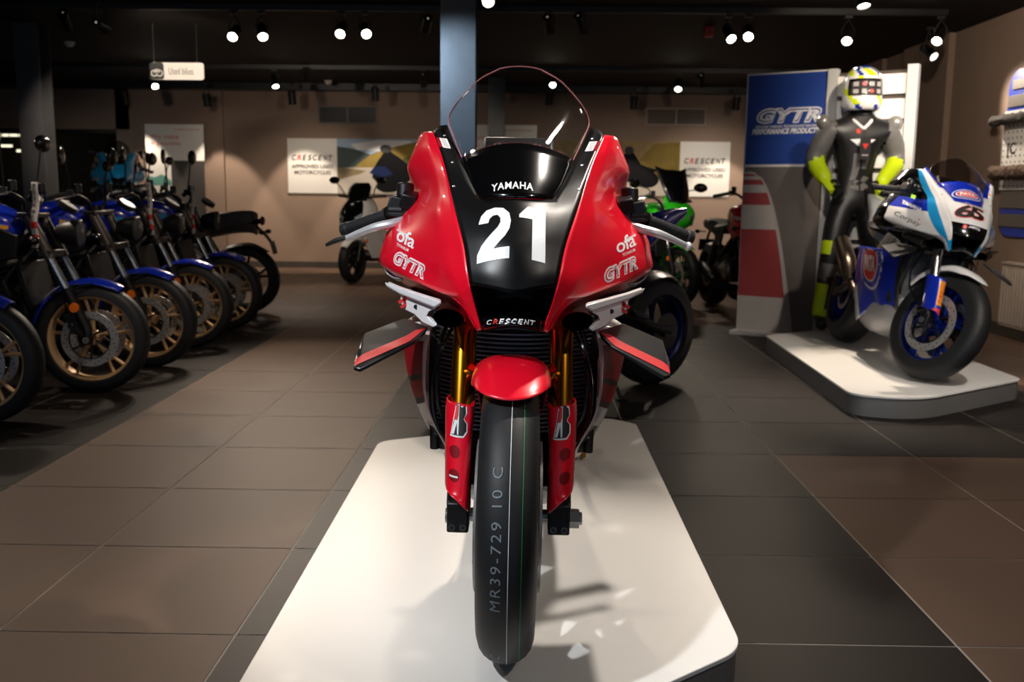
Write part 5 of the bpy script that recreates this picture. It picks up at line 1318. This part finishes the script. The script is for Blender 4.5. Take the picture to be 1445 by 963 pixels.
MB().box((.0, 1.0, .30), (.2, .5, .2)).build('engine', M_eng, sc, bevel=.03)
MB().tube([(.12, .8, .24), (.22, .84, .012)], .011, 8).box((.22, .84, .008), (.06, .05, .014)).build('side_stand', M_blk, sc)
place(sc, -2.12, 11.85, -22)
# ================================================================ display board with slatwall
Y0 = 7.87; pL = at(1042, 470, Y0); zt = at(1055, 105, Y0).z
pT0 = at(1055, 105, Y0); pT1 = atz(1298, 90, zt)
A0 = V((pT0.x, pT0.y, 0)); U = V((pT1.x-pT0.x, pT1.y-pT0.y, 0)); DW = U.length; U.normalize(); N = U.cross(V((0, 0, 1)))   # N points at the viewer
if N.y > 0: N = -N
ds = bpy.data.objects.new('display_stand', None); COL.objects.link(ds)
ds.matrix_local = Matrix.Translation(A0) @ Matrix.Rotation(math.atan2(U.y, U.x), 4, 'Z')
tag(ds, 'tall blue and kerb print display board with white slatwall behind the suited mannequin', 'display board')
wb = DW*.495; HT = zt
def sbox(m_, x0, x1, z0, z1, y0, y1): m_.box(((x0+x1)/2, (y0+y1)/2, (z0+z1)/2), (x1-x0, abs(y1-y0), z1-z0))
m_ = MB(); sbox(m_, 0, wb, .03, HT, 0, .04); m_.build('board', M_paper, ds)
zb = HT*.655
m_ = MB(); sbox(m_, .012, wb-.008, zb+.01, HT-.012, -.003, 0); bp_ = m_.build('blue_print', mat('royal_blue_print', (32, 66, 148), rough=.45, noise=.03, scale=2), ds)
def sp(m_, pts, lift):
    vs, fs = shape_uv([((x)/wb, z/HT) for x, z in pts]); m_.add([V((p.x*wb, -lift, p.y*HT)) for p in vs], fs)
m_ = MB(); sbox(m_, .012, wb-.008, .04, zb-.01, -.003, 0); tp = m_.build('track_print', mat('asphalt_print', (108, 100, 95), rough=.55, noise=.16, scale=9), ds)
px2x = lambda px: (px-1048)/(1166-1048)*wb
py2z = lambda py: (467-py)/(467-103)*HT
def edge(py):   # right border of the printed kerb
    t = (py-236)/(462-236); t = max(0, min(1, t)); return 1056+ (1127-1056)*(t**.42)
def band(y0, y1, key, lift=.004):
    m_ = MB(); n = 6; L = [(px2x(1049), py2z(y0)), (px2x(1049), py2z(y1))]; Rr = [(px2x(edge(y1+(y0-y1)*k/n)), py2z(y1+(y0-y1)*k/n)) for k in range(n+1)]
    m_.add([V((L[0][0], -lift, L[0][1])), V((L[1][0], -lift, L[1][1]))]+[V((x, -lift, z)) for x, z in Rr], [(0, 1)+tuple(range(2, n+3))])
    m_.build('kerb_red' if key == 0 else 'kerb_white', mat('kerb_red_print', (170, 70, 70), rough=.5, noise=.14, scale=18) if key == 0 else mat('kerb_white_print', (196, 188, 180), rough=.5, noise=.08, scale=18), tp, smooth=0)
for y0, y1, k in ((237, 240, 1), (240, 243, 0), (243, 248, 1), (248, 255, 0), (255, 266, 1), (266, 283, 0), (283, 317, 1), (317, 412, 0), (412, 462, 1)): band(y0, y1, k)
m_ = MB(); n = 24; pts = [236+226*k/n for k in range(n+1)]
m_.grid([[V((px2x(edge(p)), -.0045, py2z(p))), V((px2x(edge(p)+3+5*k/n), -.0045, py2z(p)))] for k, p in enumerate(pts)]); m_.build('kerb_border', mat('pale_grey_print', (186, 180, 174), rough=.5, noise=.05), tp, smooth=0)
for nm, s_, cx, cy, w_, h_, bold, sh, lift, mm in (('lettering', 'GYTR', 1113, 161, 96, 21, .075, .28, .005, M_decal), ('lettering_inline', 'GYTR', 1113, 161, 91, 17, .03, .28, .006, mat('royal_blue_print', (32, 66, 148))), ('lettering_core', 'GYTR', 1113, 161, 87, 13.5, .01, .28, .007, M_decal),
      ('small_lettering', 'GENUINE YAMAHA TECHNOLOGY RACING', 1110, 175.5, 92, 3.4, .02, .28, .005, M_decal), ('second_lettering', 'PERFORMANCE PRODUCTS', 1108.5, 182, 99, 7.6, .045, .28, .005, M_decal)):
    m_ = MB(); flat_text(m_, s_, (px2x(cx), 0, py2z(cy)), (1, 0, 0), (0, 0, 1), w_/118*wb, h_/364*HT, lift, bold, sh, 1.1 if s_ == 'GYTR' else 1.0)
    m_.build(nm, mm, bp_, smooth=0, weld=False)
m_ = MB(); sbox(m_, -.02, wb+.01, 0, .03, -.10, .10); m_.build('base_plate', M_paper, ds)
M_post = mat('pale_grey_post', (196, 196, 194), rough=.4, noise=.03)
for x0, x1 in ((wb+.004, wb+.075), (DW-.075, DW)):
    m_ = MB(); sbox(m_, x0, x1, 0, HT, -.03, .05); m_.build('post', M_post, ds, bevel=.004)
m_ = MB(); ns = 11; ph = (HT-.10)/ns
for k in range(ns): sbox(m_, wb+.075, DW-.075, .06+k*ph+.018, .06+(k+1)*ph-.018, 0, .03)
m_.m = 1; sbox(m_, wb+.075, DW-.075, .05, HT-.03, .03, .04)
m_.build('slat_panel', [M_white, mat('dark_slat_groove', (70, 60, 52), rough=.5, noise=.05)], ds)

# ================================================================ mannequin in leathers
MX, MY = at(1216, 122, 7.2).x, 7.2
mn = bpy.data.objects.new('mannequin', None); COL.objects.link(mn); mn.location = (MX, MY, .115)
tag(mn, 'mannequin in black grey and neon yellow race leathers with white helmet', 'mannequin')
M_lea = mat('black_leather', (24, 24, 25), rough=.42, noise=.15, scale=25, bump=.2)
M_gle = mat('grey_leather', (104, 102, 100), rough=.45, noise=.12, scale=25, bump=.2)
M_neon = mat('neon_yellow_leather', (198, 224, 14), rough=.45, noise=.05, scale=20)
J = dict(pel=(0, 0, 1.00), wai=(0, .01, 1.13), che=(0, .0, 1.33), col=(0, .01, 1.50), nek=(0, .0, 1.60), hed=(0, -.01, 1.70),
         sl=(-.205, .01, 1.49), el=(-.305, .06, 1.25), wl=(-.235, -.12, 1.085), sr=(.205, .01, 1.49), er=(.32, .06, 1.26), wr=(.115, -.16, 1.07),
         hl=(-.10, 0, .95), kl=(-.17, -.05, .54), al=(-.20, .02, .11), tl=(-.22, -.14, .045), hr=(.10, 0, .95), kr=(.15, -.05, .54), ar=(.19, .02, .11), tr=(.21, -.14, .045))
E_ = [('pel', 'wai'), ('wai', 'che'), ('che', 'col'), ('col', 'nek'), ('nek', 'hed'), ('col', 'sl'), ('sl', 'el'), ('el', 'wl'), ('col', 'sr'), ('sr', 'er'), ('er', 'wr'),
      ('pel', 'hl'), ('hl', 'kl'), ('kl', 'al'), ('al', 'tl'), ('pel', 'hr'), ('hr', 'kr'), ('kr', 'ar'), ('ar', 'tr')]
RD = dict(pel=(.155, .115), wai=(.145, .105), che=(.205, .145), col=(.15, .11), nek=(.065, .065), hed=(.08, .08), sl=(.105, .095), el=(.082, .08), wl=(.05, .05), sr=(.105, .095), er=(.082, .08), wr=(.05, .05),
          hl=(.105, .11), kl=(.076, .08), al=(.062, .066), tl=(.05, .045), hr=(.105, .11), kr=(.076, .08), ar=(.062, .066), tr=(.05, .045))
def skin_mesh(name, joints, edges, radii, root, sub=2):
    ks = list(joints); me = bpy.data.meshes.new(name); me.from_pydata([joints[k] for k in ks], [(ks.index(a), ks.index(b)) for a, b in edges], [])
    o = bpy.data.objects.new(name, me); COL.objects.link(o)
    md = o.modifiers.new('skin', 'SKIN'); md.use_smooth_shade = True; md.branch_smoothing = .6
    for k, sv in zip(ks, me.skin_vertices[0].data): sv.radius = radii[k]; sv.use_root = (k == root)
    s2 = o.modifiers.new('sub', 'SUBSURF'); s2.levels = sub; s2.render_levels = sub
    dg = bpy.context.evaluated_depsgraph_get(); r = bpy.data.meshes.new_from_object(o.evaluated_get(dg)); bpy.data.objects.remove(o); r.name = name
    return r
bm_ = skin_mesh('suit_body', J, E_, RD, 'pel')
for q in (M_lea, M_gle, M_neon, M_decal): bm_.materials.append(q)
def seg_t(p, a, b):
    a, b = V(a), V(b); d = b-a; t = (p-a).dot(d)/d.length_squared; return t, (p-(a+d*max(0, min(1, t)))).length
for pl_ in bm_.polygons:
    c = pl_.center; mi = 0
    for s, (S_, E1, W_, K_, A_) in ((-1, ('sl', 'el', 'wl', 'kl', 'al')), (1, ('sr', 'er', 'wr', 'kr', 'ar'))):
        t, d = seg_t(c, J[E1], J[W_])
        if d < .085 and t > .12 and c.y < .06: mi = 2 if t > .2 else 1
        t2, d2 = seg_t(c, J[S_], J[E1])
        if mi == 0 and d2 < .10 and -.2 < t2 and s*c.x > .19: mi = 1
        if c.z < .70 and s*c.x > 0:
            out = s*(c.x-J[K_][0]) > .01
            if .57 < c.z < .69 and out: mi = 2
            if .12 < c.z < .36 and out: mi = 2
            if .40 < c.z < .50: mi = 1
    if mi == 0 and 1.03 < c.z < 1.42 and abs(c.x) < .075 and c.y < -.03: mi = 0 if abs(c.x) < .012 else 1 if abs(c.x) < .05 and c.z < 1.3 else 0
    pl_.material_index = mi; pl_.use_smooth = True
body = bpy.data.objects.new('suit_body', bm_); COL.objects.link(body); body.parent = mn
bbv = BVHTree.FromPolygons([v.co for v in bm_.vertices], [list(p.vertices) for p in bm_.polygons])
q = MB()
for s in (-1, 1): wrap(q, shape_uv([(s*-.5, .5), (s*.5, .4), (s*-.45, -.5)]), bbv, V((s*.055, -.2, 1.375)), V((1, 0, 0)), V((0, 0, 1)), .07, .055, .002)
q.build('chest_mark', M_decal, body, weld=False)
q = MB().tube([(-.07, .0, 1.56), (-.06, -.07, 1.53), (0, -.10, 1.47)], .012, 8, 4).tube([(.07, .0, 1.56), (.06, -.07, 1.53), (0, -.10, 1.47)], .012, 8, 4); q.build('collar', M_decal, body)
q = MB(); wrap(q, shape_uv([(-.5, -.5), (.5, -.5), (.5, .5), (-.5, .5)]), bbv, V((0, -.2, 1.2)), V((1, 0, 0)), V((0, 0, 1)), .012, .42, .003); q.build('zip', M_blk, body, weld=False)
q = MB(); wrap(q, shape_uv(circle(14)), bbv, V((-.035, -.2, 1.455)), V((1, 0, 0)), V((0, 0, 1)), .034, .034, .003); q.build('red_tab', M_redink, body, weld=False)
for s, sh in ((-1, 'sl'), (1, 'sr')):
    c = V(J[sh]); MB().ball(c+V((s*.055, -.005, .035)), .062, 14, 8, (.8, 1, .85)).build('shoulder_guard', mat('silver_guard', (168, 166, 160), rough=.3, metal=.5, noise=.05), body)
# gloves: palm and five bent fingers each
for s, w_, e_ in ((-1, 'wl', 'el'), (1, 'wr', 'er')):
    W = V(J[w_]); d = (W-V(J[e_])).normalized(); side = d.cross(V((0, 0, 1))).normalized(); upv = side.cross(d).normalized()
    g_ = MB(); g_.tube([W-d*.05, W-d*.01, W+d*.03, W+d*.09], [.05, .047, .044, .038], 12, 3, flat=.62); go = g_.build('glove', M_neon, mn)
    for k in range(4):
        b_ = W+d*.085+upv*(.030-.020*k)
        ln = (.070, .078, .073, .058)[k]; cu = -side*s*1 if (-side*s).y > 0 else side*s
        MB().tube([b_-d*.02, b_, b_+d*ln*.42+cu*.008, b_+d*ln*.62+cu*.03, b_+d*ln*.55+cu*.052], [.0105, .0105, .010, .009, .007], 8, 3).build('finger', M_blk, go)
    b_ = W+d*.02+upv*.036
    MB().tube([b_, b_+upv*.022+d*.018, b_+upv*.030+d*.05, b_+upv*.022+d*.075], [.014, .0125, .011, .009], 8, 3).build('thumb', M_blk, go)
# helmet
hm = bpy.data.objects.new('helmet', None); COL.objects.link(hm); hm.location = (MX, MY-.02, .115+1.755); hm.rotation_euler = (0, 0, R(-4))
tag(hm, 'white race helmet with neon yellow and blue graphics on the mannequin', 'helmet')
hz = [(-.155, .095, .10), (-.145, .12, .125), (-.10, .134, .142), (-.03, .138, .150), (.04, .136, .150), (.10, .116, .130), (.138, .08, .09), (.155, .035, .04), (.158, .004, .004)]
rows = []
for z, a, b_ in hz: rows.append([V((a*math.cos(2*PI*k/24), b_*math.sin(2*PI*k/24)-(.018 if z < -.05 else 0)*math.sin(2*PI*k/24-PI) * 0-(.02 if z < -.06 and math.sin(2*PI*k/24) < -.4 else 0), z)) for k in range(24)])
def hel(i, j):
    a = (j/24)*2*PI; f_ = -math.sin(a); 
    if 2.6 < i < 4.5 and f_ > .55: return 3
    x_ = math.cos(a)
    if i > 4.6:
        v_ = math.sin(a*5+i*1.7)
        return 1 if v_ > .45 else (2 if v_ < -.72 else 0)
    if i < 1.6: return 2 if math.sin(a*6+i) > .55 else 0
    return 1 if math.sin(a*4+i*2.1) > .8 else 0
m_ = MB(); m_.loft(rows, 2, 3, closed=True, mfun=hel); hv = bvh_of(m_)
M_hw = mat('helmet_white', (232, 232, 230), rough=.2, coat=.8, noise=.02); M_hn = mat('helmet_neon', (206, 224, 20), rough=.2, coat=.8, noise=.03); M_hb = mat('helmet_blue', (30, 56, 150), rough=.2, coat=.8, noise=.03)
sh_ = m_.build('shell', [M_hw, M_hn, M_hb, M_gblk], hm, smooth=60)
q = MB(); wrap(q, shape_uv([(-.5, -.35), (-.42, -.5), (.42, -.5), (.5, -.35), (.47, .4), (.3, .5), (-.3, .5), (-.47, .4)]), hv, V((0, -.3, -.005)), V((1, 0, 0)), V((0, 0, 1)), .225, .105, .004); vo = q.build('visor', mat('tinted_visor', (58, 56, 56), rough=.12, coat=.8, noise=.05), hm, weld=False, solid=.003)
q = MB(); q2 = MB()
for k in range(8):
    c = V((-.075+.05*(k % 4), -.3, .022-.05*(k//4))); sq_ = shape_uv([(-.5, -.5), (.5, -.5), (.5, .5), (-.5, .5)])
    wrap(q if k not in (1, 6) else q2, sq_ if k not in (1, 6) else shape_uv(circle(10)), hv, c, V((1, 0, 0)), V((0, 0, 1)), .03, .03, .0065)
so_ = q.build('visor_stickers', mat('pale_sticker', (176, 172, 168), rough=.5, noise=.15, scale=60), vo, weld=False); q2.build('red_sticker', mat('pink_sticker', (210, 90, 90), rough=.5, noise=.1), vo, weld=False)
m_ = MB(); m_.loft([[V((.09*u_, -.115-.03*(1-u_*u_), -.115)) for u_ in (-1, -.5, 0, .5, 1)], [V((.085*u_, -.125-.035*(1-u_*u_), -.085)) for u_ in (-1, -.5, 0, .5, 1)]], 2, 2); m_.build('chin_vent', M_blk, hm, solid=.004)
m_ = MB(); m_.prism([(-.03, -.09, .135), (.03, -.09, .135), (.02, -.05, .152), (-.02, -.05, .152)], (0, 0, .008)); m_.build('top_vent', M_hb, hm)
m_ = MB(); m_.loft([[V((.07*u_, .145-.02*u_*u_, .06)) for u_ in (-1, 0, 1)], [V((.06*u_, .185-.02*u_*u_, .03)) for u_ in (-1, 0, 1)], [V((.05*u_, .16, -.01)) for u_ in (-1, 0, 1)]], 3, 3); m_.build('rear_spoiler', M_hn, hm, solid=.006)
# hang tag on the zip
tg = bpy.data.objects.new('hang_tag', None); COL.objects.link(tg); tg.location = (MX-.0, MY-.155, .115+1.33); tag(tg, 'black hang tag with red triangle on the chest of the suit', 'tag')
MB().box((0, 0, 0), (.075, .006, .15)).build('card', mat('black_card', (28, 26, 28), rough=.5, noise=.05), tg)
MB().prism([(-.022, -.0032, .035), (.022, -.0032, .035), (0, -.0032, -.005)], (0, -.0008, 0)).build('red_triangle', M_redink, tg, smooth=0)
MB().box((0, -.0035, -.045), (.045, .001, .008)).build('printed_line', mat('pale_sticker', (176, 172, 168)), tg)
MB().tube([(0, 0, .074), (.004, .02, .11), (0, .04, .13)], .0015, 6, 3).build('cord', M_blk, tg)

# ================================================================ blue race motorcycle on its stage
rb = bpy.data.objects.new('race_motorcycle', None); COL.objects.link(rb)
rb.matrix_local = Matrix.Translation(V((2.16, 5.25, .12))) @ Matrix.Rotation(R(-1), 4, 'Z') @ Matrix.Rotation(.225, 4, 'Y')
tag(rb, 'blue and white race motorcycle with number 65 on the right stage', 'motorcycle')
def ck(i, j):
    if j < .85: return 0 if i < 10.6 else 1
    if j < 1.45: return 1
    if j > 3.0: return 3
    if i < 4.6: return 3
    if i < 6.1: return 2
    return 0
def pk(i, j):
    if i > 7.3: return 1
    if i < 2.4 and .5 < j < 3.5: return 2
    return 0
def sk(i, j): return 1 if j < .6 else (2 if j > 4.4 and i > 3.4 else 0)
superbike(rb, dict(race=1, rim=M_bluewheel, fork=M_chr, guard=M_blue, mud=[M_wpaint], cheek=[M_wpaint, M_lblue, M_blue, M_gblk], cheek_fn=ck, plate=[M_wpaint, M_gblk, M_blue], plate_fn=pk,
     screen=M_smoke, screenbase=M_blue, sscale=.72, stand=.2, edge=M_blk, mount=M_carb, wing=M_carb, side=[M_blue, M_blk, M_wpaint], side_fn=sk, tank=M_blue, tail=M_wpaint, belly=mat('white_grey_belly', (188, 188, 188), rough=.3, coat=.5, noise=.06), frame=mat('grey_frame_cover', (72, 72, 74), rough=.4, metal=.4, noise=.1), arm=M_blk, cover=M_sil, vent=M_blk), R(25))

# ================================================================ right wall: blue slat panel, tools on it, radiator
XW = WXR-.002
def wallp(px, py): return atx(px, py, XW)
a_ = wallp(1410, 332); b_ = wallp(1411, 105)
PY1 = a_.y; PZ0 = a_.z; PZ1 = b_.z; PY0 = PY1-1.7
sp_ = empty('slat_panel', (XW, (PY0+PY1)/2, (PZ0+PZ1)/2)); tag(sp_, 'grey wall slat panel with blue edges and rounded corner on the right wall', 'slat panel')
hw_, hh_ = (PY1-PY0)/2, (PZ1-PZ0)/2
MB().prism([V((0, y, z)) for y, z in rrect(2*hw_, 2*hh_, .16, 8)], (-.02, 0, 0)).build('blue_back', mat('bright_blue_panel', (30, 64, 190), rough=.4, noise=.03), sp_)
bands = [112, 133, 157, 183, 203, 228, 252, 298, 324]
zs = [wallp(1425, p).z-sp_.location.z for p in bands]
for k in range(len(zs)-1):
    z1, z0 = zs[k], zs[k+1]; g_ = .022
    if z1-z0 < .06: continue
    top = k == 0
    yR = hw_-.03-(.05 if top else 0)
    MB().box((-.027, (-hw_+.03+yR)/2, (z0+z1)/2), (.016, yR+hw_-.03, z1-z0-2*g_)).build('slat', mat('grey_slat', (110, 104, 98), rough=.5, noise=.04), sp_, bevel=.004)
c0, c1 = wallp(1427, 158), wallp(1427, 268)
pg = empty('pegboard', (XW-.036, (c0.y+PY0)/2, (c0.z+c1.z)/2)); tag(pg, 'white perforated rack hung on the blue slat panel', 'rack')
pw_, ph_ = c0.y-PY0-.15, c0.z-c1.z
MB().box((-.008, .07, 0), (.016, pw_, ph_)).build('perforated_sheet', M_white, pg)
q = MB()
for i in range(22):
    for j in range(13): q.cyl((-.0162, .07-pw_/2+.035+i*(pw_-.06)/21, -ph_/2+.03+j*(ph_-.06)/12), (-.0172, .07-pw_/2+.035+i*(pw_-.06)/21, -ph_/2+.03+j*(ph_-.06)/12), .009, 6)
q.build('hole_pattern', M_ink, pg, smooth=0, weld=False)
q = MB(); flat_text(q, '[C', (-.0175, .07+pw_/2-.16, 0.0), (0, -1, 0), (0, 0, 1), .13, .12, .001, .02); q.build('lettering', M_ink, pg, smooth=0, weld=False)
for py, lb, rgb_, r_ in ((245, 'brown shaggy brush roll on the white perforated rack', (92, 72, 58), .052), (172, 'dark grey shaggy brush roll at the top of the white rack', (62, 58, 56), .042)):
    c = wallp(1419, py); L_ = 1.0
    br = empty('brush_roll', (XW-.036-.0172-r_-.02, c.y-L_/2, c.z)); tag(br, lb, 'brush', 'brush rolls on the white rack')
    m_ = MB(); rn = random.Random(py); rows = []
    for k in range(40):
        y = L_/2-L_*k/39; e = .5 if k in (0, 39) else 1
        rows.append([V((e*r_*(1+rn.uniform(-.22, .22))*math.cos(2*PI*q_/14), y, e*r_*(1+rn.uniform(-.22, .22))*math.sin(2*PI*q_/14))) for q_ in range(14)])
    m_.grid(rows, closed=True); m_.build('pile', mat('brush_pile_%d' % py, rgb_, rough=.9, noise=.4, scale=60, bump=.6), br)
    MB().tube([(0, L_/2+.03, 0), (0, -L_/2-.03, 0)], .012, 8).tube([(0, L_/2+.02, 0), (r_+.03, L_/2+.02, 0)], .008, 6).build('spindle', M_blk, br)
c0, c1 = atx(1429, 372, XW), atx(1429, 461, XW)
rdz = (c0.z+c1.z)/2; ra_ = empty('radiator', (XW, c0.y-.6, rdz)); tag(ra_, 'pale panel radiator low on the right wall', 'radiator')
hh_ = (c0.z-c1.z)/2
MB().box((-.06, 0, 0), (.05, 1.2, 2*hh_)).build('panel', mat('cream_radiator', (176, 164, 152), rough=.4, noise=.03), ra_, bevel=.01)
q = MB()
for k in range(24): q.box((-.088, -.57+k*1.14/23, -.0), (.010, .030, 2*hh_*.88))
q.build('flutes', mat('cream_radiator', (176, 164, 152)), ra_, bevel=.004)
q = MB(); q.box((-.06, 0, hh_+.008), (.07, 1.2, .016))
for k in range(30): q.box((-.06, -.56+k*1.12/29, hh_+.017), (.05, .012, .006))
q.build('top_grille', mat('cream_radiator', (176, 164, 152)), ra_)
MB().tube([(-.06, .5, -hh_), (-.06, .5, -rdz+.01)], .011, 8).build('pipe', mat('cream_radiator', (176, 164, 152)), ra_)
MB().box((-.02, .3, 0), (.04, .06, .1)).build('bracket', M_alu, ra_)
